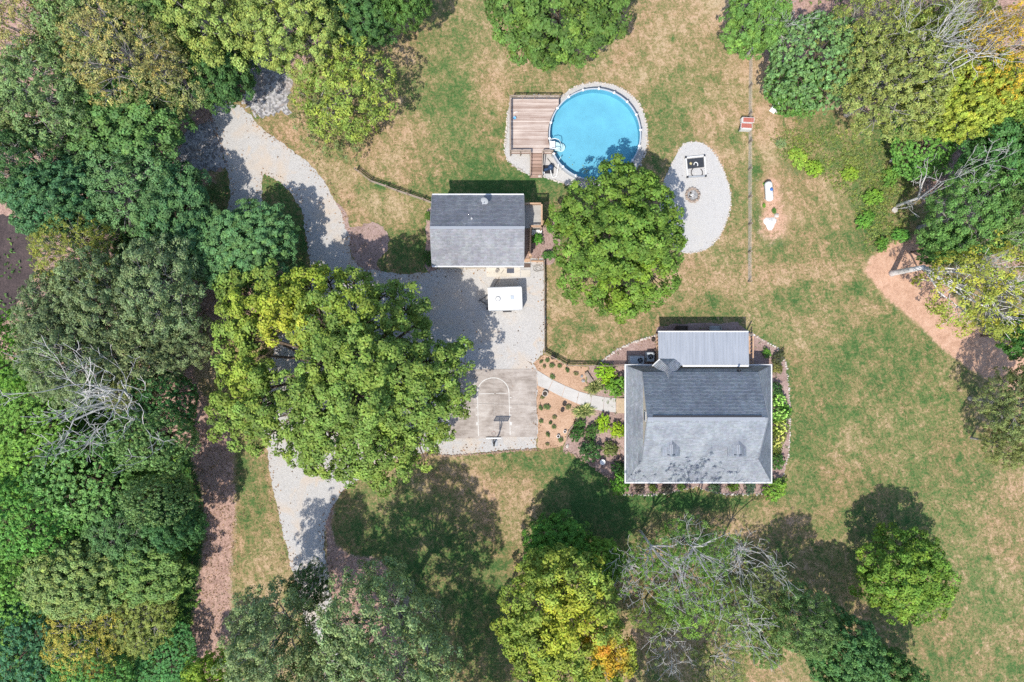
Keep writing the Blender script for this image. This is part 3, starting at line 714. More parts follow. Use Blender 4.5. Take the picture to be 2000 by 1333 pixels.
    for xx in (p0.x + .1, p0.x + 3.2, p0.x + 6.6, p1.x - .5):
        MB().box(xx - .07, xx + .07, p0.y - .25, p0.y - .11, .7, k1 - .08).build('porch_post', 'white_trim', t)
    for xx in (p0.x + .05, p1.x - .05):
        MB().beam((xx, ys, 1.65), (xx, p0.y, 1.65), .14, .05).build('porch_rail', 'fresh_wood', t)
        for kk in range(9):
            yy = ys + (p0.y - ys - .1) * kk / 8 + .05; MB().box(xx - .04, xx + .04, yy - .04, yy + .04, .7, 1.62).build('baluster', 'fresh_wood', t)
    for (pa, pb, m) in ((1321, 1341, 'dark_wood'), (1386, 1407, 'grey_deck')):
        for kk in range(3):
            A = W3(pa, 640, .2); B = W3(pb, 640, .2)
            MB().box(A.x, B.x, p0.y + .02 + kk * .3, p0.y + .3 + kk * .3, .45 - kk * .18, .52 - kk * .18).build('step', m, t)
        MB().box(A.x - .06, A.x - .01, p0.y, p0.y + .9, 0, .5).build('stringer', m, t); MB().box(B.x + .01, B.x + .06, p0.y, p0.y + .9, 0, .5).build('stringer', m, t)
m, n, b = new_mat('ridge'); b.inputs['Base Color'].default_value = (.29, .31, .34, 1); b.inputs['Roughness'].default_value = .9
house()
# tan ramp between walkway and porch
def ramp_boards():
    a, b = W3(1203.5, 778, 0), W3(1222, 807, 0); t = thing('porch_ramp', 'tan boarded ramp joining walkway to the porch', 'ramp', (a.x, b.y, 0))
    n = 9
    for k in range(n):
        xx = a.x + (12.9 - a.x) * k / n; w = (12.9 - a.x) / n; z = .1 + .25 * k / n
        MB().box(xx + .008, xx + w - .008, b.y, a.y, z - .04, z).build('board', 'tan_deck', t)
    for y in (a.y - .1, b.y + .1): MB().add([(a.x, y - .03, 0), (12.9, y - .03, 0), (12.9, y - .03, .28), (a.x, y - .03, .05), (a.x, y + .03, 0), (12.9, y + .03, 0), (12.9, y + .03, .28), (a.x, y + .03, .05)],
        [(0, 1, 2, 3), (7, 6, 5, 4), (3, 2, 6, 7), (0, 4, 5, 1), (1, 5, 6, 2), (0, 3, 7, 4)]).build('joist', 'dark_wood', t)
ramp_boards()

def garage():
    t = thing('garage', 'grey shingled two-storey garage above the gravel yard', 'garage', (-3.6, 11.9, 0))
    X0, X1, Y1, Y0, ZE = -8.57, 1.26, 15.69, 8.05, 5.4; RY, RZ = 11.87, 7.2
    wx0, wx1, wy0, wy1 = X0 + .3, X1 - .3, Y0 + .35, Y1 - .35
    w = MB().box(wx0, wx1, wy0, wy1, 0, ZE - .02).build('wall', 'siding_white', t)
    for xx, s in ((wx0, 1), (wx1, -1)):
        P = [(wy0, ZE - .02), (wy1, ZE - .02), (RY, RZ - .2)]; a, b = xx, xx + .15 * s
        MB().add([(a, p, z) for p, z in P] + [(b, p, z) for p, z in P], [(0, 1, 2), (5, 4, 3), (0, 3, 4, 1), (1, 4, 5, 2), (2, 5, 3, 0)]).build('gable_wall', 'siding_white', t)
    for i, (a, b) in enumerate(((866, 906), (909, 949))):
        xa, xb = W(a, 525)[0], W(b, 525)[0]
        gd = MB().box(xa, xb, wy0 - .06, wy0 - .005, 0.07, 2.3).build('garage_door', 'garage_door', t)
        for k in range(4): MB().box(xa + .04, xb - .04, wy0 - .085, wy0 - .062, .1 + k * .55, .58 + k * .55).build('panel', 'garage_door', gd)
    d = MB().box(W(995, 525)[0] - .45, W(995, 525)[0] + .45, wy0 - .05, wy0 - .005, .07, 2.1).build('door', 'garage_door', t)
    MB().box(W(995, 525)[0] + .3, W(995, 525)[0] + .38, wy0 - .1, wy0 - .052, 1.0, 1.1).build('handle', 'metal_grey', d)
    for px in (880, 935, 990): face_window(t, W(px, 525)[0], wy0, 3.3, 1.0, 1.2, 'y', -1)
    N = [(X1, Y1, ZE), (X0, Y1, ZE), (X0, RY, RZ), (X1, RY, RZ)]; Sp = [(X0, Y0, ZE), (X1, Y0, ZE), (X1, RY, RZ), (X0, RY, RZ)]
    s = slab(N, .14); s2 = slab(Sp, .14); s.add(s2.v, s2.f); ro = s.build('roof', 'metal_grey', t)
    shingle_mesh('shingles', [N, Sp], (0.285, 0.292, 0.315), 31, ro)
    cp = MB(); xx = X0
    while xx < X1 - .2:
        cp.beam((xx, RY, RZ + .03), (xx + .3, RY, RZ + .02), .3, .03); xx += .3
    o = cp.build('ridge_cap', 'ridge', ro); o['kind'] = 'stuff'
    for y in (Y0 - .05, Y1 + .05): MB().beam((X0, y, ZE - .06), (X1, y, ZE - .06), .13, .18).build('gutter', 'white_trim', ro)
    for xx in (X0 - .03, X1 + .03):
        for ya in (Y0, Y1): MB().beam((xx, ya, ZE - .05), (xx, RY, RZ - .05), .03, .14).build('rake_board', 'metal_grey', ro)
    v = W3(921.5, 428, 6.6); MB().lathe((v.x, v.y, 6.4), [(.09, 0), (.09, .55), (.06, .56), (.06, .4)], 10).build('vent_pipe', 'metal_white', t)
    v = W3(848.5, 508, 5.6); MB().lathe((v.x, v.y, 5.4), [(.07, 0), (.07, .4), (.05, .41), (.05, .3)], 10).build('vent_pipe', 'metal_white', t)
    # satellite dish
    v = W3(946, 396, 5.9); c = v + Vector((.1, .1, .75))
    ds = MB(); vs = []; fs = []; n = 18; ax = Vector((-.35, -.75, .55)).normalized(); a1 = ax.cross(Vector((0, 0, 1))).normalized(); a2 = ax.cross(a1)
    for j in range(4):
        rr = .42 * j / 3
        for k in range(n):
            th = 2 * math.pi * k / n; p = c + a1 * (rr * math.cos(th)) + a2 * (rr * 1.1 * math.sin(th)) + ax * (.12 * (j / 3) ** 2); vs.append(p)
    for j in range(3):
        for k in range(n): fs.append((j * n + k, j * n + (k + 1) % n, (j + 1) * n + (k + 1) % n, (j + 1) * n + k))
    dish = thing('satellite_dish', 'grey satellite dish standing on the garage roof', 'satellite dish', tuple(v))
    ds.add(vs, fs).build('reflector', 'metal_grey', dish, True)
    MB().tube([v - Vector((0, 0, .12)), v + Vector((0, 0, .4)), c], .03, 6).build('mast', 'metal_grey', dish)
    MB().tube([c - ax * .02 + a2 * .35, c + ax * .55], .02, 6).build('arm', 'metal_grey', dish)
    MB().beam(c + ax * .5, c + ax * .62, .1, .08).build('feed_horn', 'metal_white', dish)
    # upper landing, stair and rails
    lx0, lx1, ly0, ly1, lz = .97, 3.35, 12.55, 15.2, 2.7
    for k in range(16):
        y = ly0 + (ly1 - ly0) * k / 16; MB().box(lx0, lx1, y + .006, y + (ly1 - ly0) / 16 - .006, lz - .05, lz).build('board', 'grey_deck', t)
    for (xx, yy) in ((lx1 - .1, ly0 + .1), (lx1 - .1, ly1 - .1), (lx0 + .2, ly1 - .1), (lx1 - .1, (ly0 + ly1) / 2), (lx0 + 1.12, ly0 + .1)):
        MB().box(xx - .06, xx + .06, yy - .06, yy + .06, 0, lz + 1.0).build('post', 'fresh_wood', t)
    def railing(a, b):
        a, b = Vector(a), Vector(b)
        MB().beam(a + Vector((0, 0, .98)), b + Vector((0, 0, .98)), .16, .05).build('rail', 'fresh_wood', t)
        MB().beam(a + Vector((0, 0, .12)), b + Vector((0, 0, .12)), .05, .1).build('rail', 'fresh_wood', t)
        n = int((b - a).length / .14); mb = MB()
        for k in range(1, n):
            p = a.lerp(b, k / n); mb.beam(p + Vector((0, 0, .12)), p + Vector((0, 0, .96)), .05, .05)
        o = mb.build('balusters', 'fresh_wood', t); o['kind'] = 'stuff'
    railing((lx0 + .05, ly1 - .08, lz), (lx1, ly1 - .08, lz)); railing((lx1 - .08, ly1, lz), (lx1 - .08, ly0, lz)); railing((lx1, ly0 + .08, lz), (lx0 + 1.12, ly0 + .08, lz))
    sx0, sx1, sy1, sy0 = 1.0, 2.05, 12.5, 9.55; ns = 12
    for k in range(ns):
        y = sy1 - (sy1 - sy0) * (k + 1) / ns; z = lz - lz * (k + 1) / (ns + .5)
        MB().box(sx0, sx1, y, y + .25, z - .04, z).build('tread', 'stair_board', t)
    for xx in (sx0 + .03, sx1 - .03): MB().beam((xx, sy1, lz - .25), (xx, sy0, .0), .05, .26).build('stringer', 'dark_wood', t)
    railing((sx1, sy1, lz - .1), (sx1, sy0 + .1, .05))
    MB().box(sx0, sx1 + .05, 9.12, 9.5, 0, .12).build('bottom_step', 'fresh_wood', t)
garage()
def mats_and_bits():
    a = W3(997, 527.5); tag(MB().prism([(a.x - .42, a.y - .38), (a.x + .42, a.y - .38), (a.x + .4, a.y + .38), (a.x - .4, a.y + .38)], .075, .1).build('door_mat', 'mat_grey'), 'dark grey door mat on the cream garage apron', 'door mat')
    a = W3(1026.5, 519.5); tag(MB().prism([(a.x - .55, a.y - .2), (a.x + .55, a.y - .2), (a.x + .55, a.y + .22), (a.x - .55, a.y + .22)], .075, .16).build('step_mat', 'mat_brown'), 'dark brown mat at the foot of the garage stair', 'mat')
    # hose coil
    rng = random.Random(3); c = W3(1049, 524); pts = []
    for k in range(70):
        th = k * .36; r = .42 + .12 * math.sin(k * .21) ; pts.append((c.x + r * math.cos(th) + .25 * math.sin(k * .05), c.y + r * .8 * math.sin(th), .05 + .0008 * k))
    pts += [(c.x - .6, c.y + .3, .04), (c.x - .8, c.y + .7, .04)]
    tag(MB().tube(pts, .022, 5).build('garden_hose', 'hose'), 'garden hose coiled loosely on the gravel by the garage stair', 'hose')
    p = W3(971, 530, 0); t = thing('planter_pot', 'small dark pot on the apron before the garage', 'pot', tuple(p))
    MB().lathe((p.x, p.y, .07), [(.14, 0), (.2, .3), (.22, .32), (.18, .32), (.17, .25)], 14).build('pot', 'pot_clay', t); MB().lathe((p.x, p.y, .28), [(.165, 0), (.02, .06)], 14).build('soil', 'soil', t)
    pts = [W3(984, 527, .1), W3(978, 536, .05), W3(972, 548, .04), W3(965, 560, .05)]
    tag(MB().tube(pts, .02, 5).build('power_cord', 'rubber'), 'thin dark cord from garage to the white trailer', 'cord')
    # mini split on the west wall
    p = W3(837, 460, .8); t = thing('heat_pump', 'white heat pump on the left side wall of the garage', 'heat pump', (p.x, p.y, 0))
    x1 = -8.29
    MB().box(x1 - .62, x1 - .1, p.y - 1.0, p.y + .45, .15, 1.0).build('cabinet', 'metal_white', t)
    MB().lathe((x1 - .36, p.y + .1, 1.0), [(.24, 0), (.24, .02), (.05, .03)], 16).build('fan_grille', 'metal_dark', t)
    MB().box(x1 - .6, x1 - .02, p.y - .9, p.y - .8, 0, .15).build('foot', 'metal_dark', t); MB().box(x1 - .6, x1 - .02, p.y + .25, p.y + .35, 0, .15).build('foot', 'metal_dark', t)
    p = W3(841, 446, 2.5); t = MB().box(-8.58, -8.28, p.y - .55, p.y + .5, 1.8, 2.6).build('wall_unit', 'metal_white'); tag(t, 'white boxed wall unit above the garage heat pump', 'wall unit')
    # white shelf under landing
    p = W3(1049, 454, .5); t = thing('storage_crate', 'white slatted crate under the garage landing', 'crate', (p.x, p.y, 0))
    MB().box(p.x - .6, p.x + .55, p.y - .3, p.y + .3, 0, .45).build('box', 'white_plastic', t)
    for k in range(5): MB().box(p.x - .55 + k * .22, p.x - .42 + k * .22, p.y - .28, p.y + .28, .455, .49).build('slat', 'white_plastic', t)
    p = W3(1060, 474); t = thing('garden_ring', 'small dark ring lying on the mulch by the garage stair', 'ring', tuple(p))
    MB().tube([(p.x + .22 * math.cos(a * .45), p.y + .22 * math.sin(a * .45), .05) for a in range(15)], .035, 6).build('ring_band', 'rubber', t)
    a, b = W3(1037, 511.5), W3(1062, 511.5)
    tag(MB().box(a.x, b.x, a.y - .06, a.y + .1, 0, .28).build('timber_edging', 'fresh_wood'), 'pale timber edging between mulch and gravel beside the garage stair', 'timber')
mats_and_bits()

# ------------------------------------------------------------------ pool and deck
def pool():
    cx, cy, r, h = 9.40, 23.42, 5.17, 1.3
    t = thing('swimming_pool', 'round above-ground pool of bright blue water', 'pool', (cx, cy, 0)); n = 96
    MB().lathe((cx, cy, 0), [(r, 0), (r, h), (r - .03, h), (r - .03, .06)], n, False).build('wall', 'pool_wall', t, True)
    MB().lathe((cx, cy, 0), [(r - .05, h - .02), (r - .05, .08), (0.01, .08)], n, False).build('liner', 'pool_liner', t)
    MB().lathe((cx, cy, 0), [(r - .055, h - .2), (.01, h - .2)], n, False).build('water', 'pool_water', t)
    ns = 18
    for k in range(ns):
        a0 = 2 * math.pi * k / ns + .1; a1 = a0 + 2 * math.pi / ns - .015; vs = []; fs = []; m = 6
        for j in range(m + 1):
            a = a0 + (a1 - a0) * j / m
            for rr, z in ((r - .07, h), (r + .07, h), (r + .07, h + .05), (r - .07, h + .05)): vs.append((cx + rr * math.cos(a), cy + rr * math.sin(a), z))
        for j in range(m):
            for q in range(4): fs.append((4 * j + q, 4 * j + (q + 1) % 4, 4 * j + 4 + (q + 1) % 4, 4 * j + 4 + q))
        fs += [(3, 2, 1, 0), (4 * m, 4 * m + 1, 4 * m + 2, 4 * m + 3)]
        MB().add(vs, fs).build('top_rail', 'pool_rail', t)
        a = a0 - .008; c = Vector((cx + (r) * math.cos(a), cy + r * math.sin(a), 0))
        d = Vector((math.cos(a), math.sin(a), 0))
        MB().beam(c - d * .13 + Vector((0, 0, h + .06)), c + d * .13 + Vector((0, 0, h + .06)), .2, .06).build('rail_cap', 'white_plastic', t)
        MB().beam(c + d * .07 + Vector((0, 0, 0)), c + d * .07 + Vector((0, 0, h)), .1, .12, d).build('upright', 'pool_rail', t)
    # entry steps
    e = W3(1079, 284, 1.35); t2 = thing('pool_steps', 'white moulded entry steps hanging into the pool from the deck', 'pool steps', (e.x, e.y, 1.2))
    MB().box(e.x - .32, e.x + .3, e.y - .45, e.y + .45, 1.27, 1.38).build('platform', 'white_plastic', t2)
    for k in range(3):
        rr = .55 + .0 * k; c = (e.x + .45 + .28 * k, e.y, 0)
        MB().lathe((c[0], c[1], 0), [(.5, .85 - .26 * k), (.5, .93 - .26 * k), (.46, .95 - .26 * k)], 20).build('step', 'white_plastic', t2)
    for s in (-1, 1):
        pts = [(e.x - .2, e.y + s * .5, 1.3), (e.x - .15, e.y + s * .52, 1.9), (e.x + .2, e.y + s * .56, 2.05), (e.x + .65, e.y + s * .5, 1.9), (e.x + .9, e.y + s * .42, 1.2), (e.x + 1.0, e.y + s * .4, .5)]
        MB().tube(pts, .04, 8).build('handrail', 'white_plastic', t2, True)
    # filter pump
    p = W3(1071, 332); t3 = thing('filter_pump', 'dark blue pool filter pump with white pipes on the gravel', 'pump', tuple(p))
    MB().lathe((p.x + .25, p.y + .15, .1), [(.26, 0), (.32, .1), (.32, .6), (.2, .75), (.05, .78)], 18).build('filter_tank', 'pump_blue', t3, True)
    MB().beam((p.x - .5, p.y - .1, .22), (p.x - .02, p.y + .02, .22), .26, .24).build('motor', 'pump_blue', t3)
    MB().box(p.x - .62, p.x + .6, p.y - .45, p.y + .5, .0, .09).build('base_plate', 'metal_dark', t3)
    MB().lathe((p.x - .55, p.y - .4, .09), [(.13, 0), (.13, .22), (.1, .25)], 12).build('cap', 'white_plastic', t3)
    pts = [(p.x + .2, p.y, .5), (p.x + .3, p.y - .5, .3), (p.x + .5, p.y - .95, .15), (p.x + .95, p.y - .75, .12), (p.x + 1.1, p.y + .1, .3), (p.x + 1.15, p.y + .9, .7), (p.x + 1.4, p.y + 1.25, 1.0)]
    tag(MB().tube(pts, .055, 8).build('pool_hose', 'white_plastic', None, True), 'white hose curving from filter pump to pool wall', 'hose')
    pts = [W3(1069, 309, .04), W3(1075, 317, .04), W3(1080, 323, .04), W3(1086, 328, .04), W3(1092, 333, .05)]
    tag(MB().tube(pts, .035, 6).build('pump_cable', 'rubber', None, True), 'black cable lying on the gravel beside the deck stair', 'cable')
pool()
def deck():
    x0, xr, y1, y0, z = -.17, 5.3, 27.48, 21.35, 1.22; cx, cy, rr = 9.40, 23.42, 5.32
    t = thing('pool_deck', 'weathered brown wooden deck with railings beside the pool', 'deck', (x0, y0, 0)); n = 42; w = (y1 - y0) / n
    for k in range(n):
        ya, yb = y0 + k * w + .006, y0 + (k + 1) * w - .006
        def xe(y):
            d = rr * rr - (y - cy) ** 2
            return min(xr, cx - math.sqrt(d)) if d > 0 else xr
        MB().add([(x0, ya, z - .035), (xe(ya), ya, z - .035), (xe(yb), yb, z - .035), (x0, yb, z - .035), (x0, ya, z), (xe(ya), ya, z), (xe(yb), yb, z), (x0, yb, z)],
                 [(3, 2, 1, 0), (4, 5, 6, 7), (0, 1, 5, 4), (1, 2, 6, 5), (2, 3, 7, 6), (3, 0, 4, 7)]).build('board', 'deck_board', t)
    for y in (y0 + .02, (y0 + y1) / 2, y1 - .08): MB().box(x0 + .05, 3.9, y, y + .06, z - .28, z - .04).build('joist', 'stair_board', t)
    MB().box(x0 - .02, 5.0, y0 - .05, y0 - .004, z - .28, z + .0).build('fascia', 'stair_board', t); MB().box(x0 - .05, x0 - .004, y0 - .05, y1 + .02, z - .28, z + .0).build('fascia', 'stair_board', t)
    sx0, sx1 = 2.12, 3.4
    def rail(a, b, nposts, skip=()):
        a, b = Vector((*a, 0)), Vector((*b, 0))
        for k in range(nposts + 1):
            p = a.lerp(b, k / nposts); MB().box(p.x - .05, p.x + .05, p.y - .05, p.y + .05, 0, z + .95).build('post', 'rail_wood', t)
        MB().beam(a + Vector((0, 0, z + .97)), b + Vector((0, 0, z + .97)), .15, .045).build('rail', 'rail_wood', t)
        MB().beam(a + Vector((0, 0, z + .5)), b + Vector((0, 0, z + .5)), .05, .1).build('rail', 'rail_wood', t)
    rail((x0, y1), (xr, y1), 4); rail((x0 - .03, y0), (x0 - .03, y1), 4); rail((x0, y0 - .02), (sx0 - .05, y0 - .02), 2); rail((sx1 + .05, y0 - .02), (4.6, y0 - .02), 1)
    ns = 7
    for k in range(ns):
        y = y0 - .05 - .36 * (k + 1) + .0; zz = z - z * (k + 1) / (ns + .6)
        MB().box(sx0, sx1, y, y + .345, zz - .045, zz).build('tread', 'stair_board', t)
        MB().box(sx0, sx1, y + .35, y + .37, zz - .12, zz + .1).build('riser', 'dark_wood', t)
    ye = y0 - .05 - .36 * ns
    for xx in (sx0 - .04, sx1 + .04):
        MB().beam((xx, y0 - .05, z - .18), (xx, ye, 0.0), .05, .26).build('stringer', 'rail_wood', t)
        MB().beam((xx, y0 - .05, z + .9), (xx, ye + .1, .95), .1, .05).build('handrail', 'rail_wood', t)
        MB().box(xx - .045, xx + .045, ye + .05, ye + .14, 0, .95).build('post', 'rail_wood', t)
    p = W3(1005, 232, z); b = thing('toy_bucket', 'small blue bucket on the weathered pool deck', 'bucket', (p.x, p.y, z))
    MB().lathe((p.x, p.y, z), [(.12, 0), (.17, .28), (.18, .29), (.16, .29), (.14, .1)], 14).build('pail', 'light_blue', b); MB().tube([(p.x - .17, p.y, z + .28), (p.x, p.y + .2, z + .3), (p.x + .17, p.y, z + .28)], .012, 5).build('handle', 'white_plastic', b)
    a, c, e = W3(1003, 222, z), W3(1008, 219, z), W3(1012, 219.5, z); up = Vector((0, 0, .04))
    tag(MB().tube([a + up, c + up, e + up], .035, 8).build('pool_noodle', 'white_plastic', None, True), 'white foam pool noodle lying on the deck', 'pool noodle')
deck()

# ------------------------------------------------------------------ trailer
def trailer():
    c = W3(986.3, 583.6, 2.3); t = thing('utility_trailer', 'white enclosed box trailer parked on the gravel', 'trailer', (c.x, c.y, 0)); t.rotation_euler.z = R(1.8)
    L, Wd, z0, z1 = 3.8, 2.6, .45, 2.3
    def B(mb, n, m, p=t, s=False): return mb.build(n, m, p, s, True)
    bm = bmesh.new(); bmesh.ops.create_cube(bm, size=1.0)
    for v in bm.verts: v.co = Vector((v.co.x * L, v.co.y * Wd, z0 + (v.co.z + .5) * (z1 - z0)))
    bmesh.ops.bevel(bm, geom=[e for e in bm.edges], offset=.06, segments=3, affect='EDGES')
    me = bpy.data.meshes.new('body'); bm.to_mesh(me); bm.free(); me.materials.append(MATS['trailer_white']); o = bpy.data.objects.new('body', me); COL.objects.link(o); o.parent = t
    for k in range(3): B(MB().box(-L/2 + .75 + k * 1.15, -L/2 + .78 + k * 1.15, -Wd/2 + .1, Wd/2 - .1, z1 + .001, z1 + .014), 'roof_seam', 'trailer_white')
    B(MB().box(-L/2 + .05, L/2 - .05, -Wd/2 - .02, -Wd/2 + .03, z1 - .12, z1 - .02), 'roof_trim', 'metal_grey'); B(MB().box(-L/2 + .05, L/2 - .05, Wd/2 - .03, Wd/2 + .02, z1 - .12, z1 - .02), 'roof_trim', 'metal_grey')
    v = B(MB().lathe((-.78, 0, z1), [(.31, 0), (.31, .05), (.24, .09), (.24, .03)], 22, False), 'roof_vent', 'metal_grey'); B(MB().lathe((-.78, 0, z1), [(.235, .04), (.2, .1), (.02, .13)], 22), 'vent_cap', 'trailer_white', v)
    B(MB().box(.6, 1.02, -.12, .3, z1, z1 + .07), 'hatch', 'pool_rail')
    for s in (-1, 1):
        for xx in (.2,):
            w = B(MB().lathe((0, 0, 0), [(.3, -.09), (.33, -.06), (.33, .06), (.3, .09)], 18), 'wheel', 'rubber'); w.location = (xx, s * (Wd/2 - .04), .33); w.rotation_euler.x = R(90)
            B(MB().lathe((0, 0, 0), [(.17, -.1), (.17, .1)], 12), 'rim', 'metal_white', w)
            B(MB().box(xx - .5, xx + .5, min(s * Wd/2, s * (Wd/2 + .16)), max(s * Wd/2, s * (Wd/2 + .16)), .68, .74), 'fender', 'metal_dark')
    B(MB().beam((-L/2, -.6, .42), (-L/2 - 1.0, 0, .42), .08, .1), 'tongue', 'metal_dark'); B(MB().beam((-L/2, .6, .42), (-L/2 - 1.0, 0, .42), .08, .1), 'tongue', 'metal_dark')
    B(MB().box(-L/2 - 1.15, -L/2 - .95, -.06, .06, .4, .52), 'coupler', 'metal_dark'); B(MB().tube([(-L/2 - .85, 0, 0), (-L/2 - .85, 0, .75)], .035, 8), 'jack', 'metal_grey')
    B(MB().box(-L/2 - .24, -L/2 - .02, -1.15, -.8, .55, 1.1), 'battery_box', 'metal_dark'); B(MB().box(-L/2 - .27, -L/2 - .24, -1.05, -.9, .8, .9), 'marker_light', 'red_lamp')
    d = B(MB().box(L/2, L/2 + .03, -Wd/2 + .2, Wd/2 - .2, z0 + .1, z1 - .1), 'rear_door', 'trailer_white'); B(MB().box(L/2 + .03, L/2 + .07, -.05, .05, 1.0, 1.2), 'handle', 'metal_grey', d)
    d = B(MB().box(.8, 1.5, Wd/2, Wd/2 + .03, z0 + .1, z1 - .2), 'side_door', 'trailer_white'); B(MB().box(1.38, 1.44, Wd/2 + .03, Wd/2 + .07, 1.2, 1.35), 'handle', 'metal_dark', d)
trailer()

def hoop():
    x, y = -2.02, -11.75; t = thing('basketball_hoop', 'basketball hoop with clear backboard on a dark pole', 'basketball hoop', (x, y, 0))
    MB().tube([(x, y, 0), (x, y, 2.2), (x, y + .25, 2.75), (x + .01, y + .95, 3.15)], [.085, .085, .08, .07], 8).build('pole', 'metal_dark', t)
    MB().box(x - .35, x + .35, y - .35, y + .35, 0.02, .07).build('base_plate', 'metal_grey', t)
    by = y + 1.12
    for s in (-.25, .25): MB().beam((x + s * .3, y + .3, 2.6), (x + s, by - .03, 3.4), .05, .05).build('brace', 'metal_dark', t)
    bb = MB(); W_, z0, z1 = .79, 2.9, 3.95
    for a, b in (((-W_, z0), (W_, z0)), ((W_, z0), (W_, z1)), ((-W_, z0), (-W_, z1))):
        bb.beam((x + a[0], by, a[1]), (x + b[0], by, b[1]), .07, .07, (0, 1, 0))
    f = bb.build('backboard_frame', 'metal_dark', t)
    MB().beam((x - W_ - .04, by, z1), (x + W_ + .04, by, z1), .11, .07, (0, 0, 1)).build('top_edge', 'white_plastic', f)
    MB().box(x - W_ + .03, x + W_ - .03, by - .012, by + .012, z0 + .03, z1 - .03).build('backboard', 'acrylic', t)
    sq = MB()
    for a, b in (((-.3, 3.1), (.3, 3.1)), ((-.3, 3.55), (.3, 3.55)), ((-.3, 3.1), (-.3, 3.55)), ((.3, 3.1), (.3, 3.55))): sq.beam((x + a[0], by + .018, a[1]), (x + b[0], by + .018, b[1]), .05, .01, (0, 1, 0))
    sq.build('target_square', 'metal_dark', t)
    rc = (x, by + .38, 3.05); MB().tube([(rc[0] + .23 * math.cos(k * math.pi / 10), rc[1] + .23 * math.sin(k * math.pi / 10), rc[2]) for k in range(21)], .014, 6).build('rim', 'red_paint', t)
    nt_ = MB()
    for k in range(12):
        a = k * math.pi / 6; b = a + .26
        nt_.tube([(rc[0] + .22 * math.cos(a), rc[1] + .22 * math.sin(a), 3.04), (rc[0] + .13 * math.cos(b), rc[1] + .13 * math.sin(b), 2.65)], .006, 3); nt_.tube([(rc[0] + .22 * math.cos(b), rc[1] + .22 * math.sin(b), 3.04), (rc[0] + .13 * math.cos(a), rc[1] + .13 * math.sin(a), 2.65)], .006, 3)
    nt_.build('net', 'white_plastic', t)
m, n, b = new_mat('acrylic'); n.nodes.remove(b); tr = n.nodes.new('ShaderNodeBsdfTransparent'); tr.inputs[0].default_value = (.55, .57, .58, 1); gl = n.nodes.new('ShaderNodeBsdfGlossy'); gl.inputs['Roughness'].default_value = .1
ms = n.nodes.new('ShaderNodeMixShader'); ms.inputs[0].default_value = .1; n.links.new(tr.outputs[0], ms.inputs[1]); n.links.new(gl.outputs[0], ms.inputs[2]); n.links.new(ms.outputs[0], n.nodes['Material Output'].inputs['Surface'])
hoop()

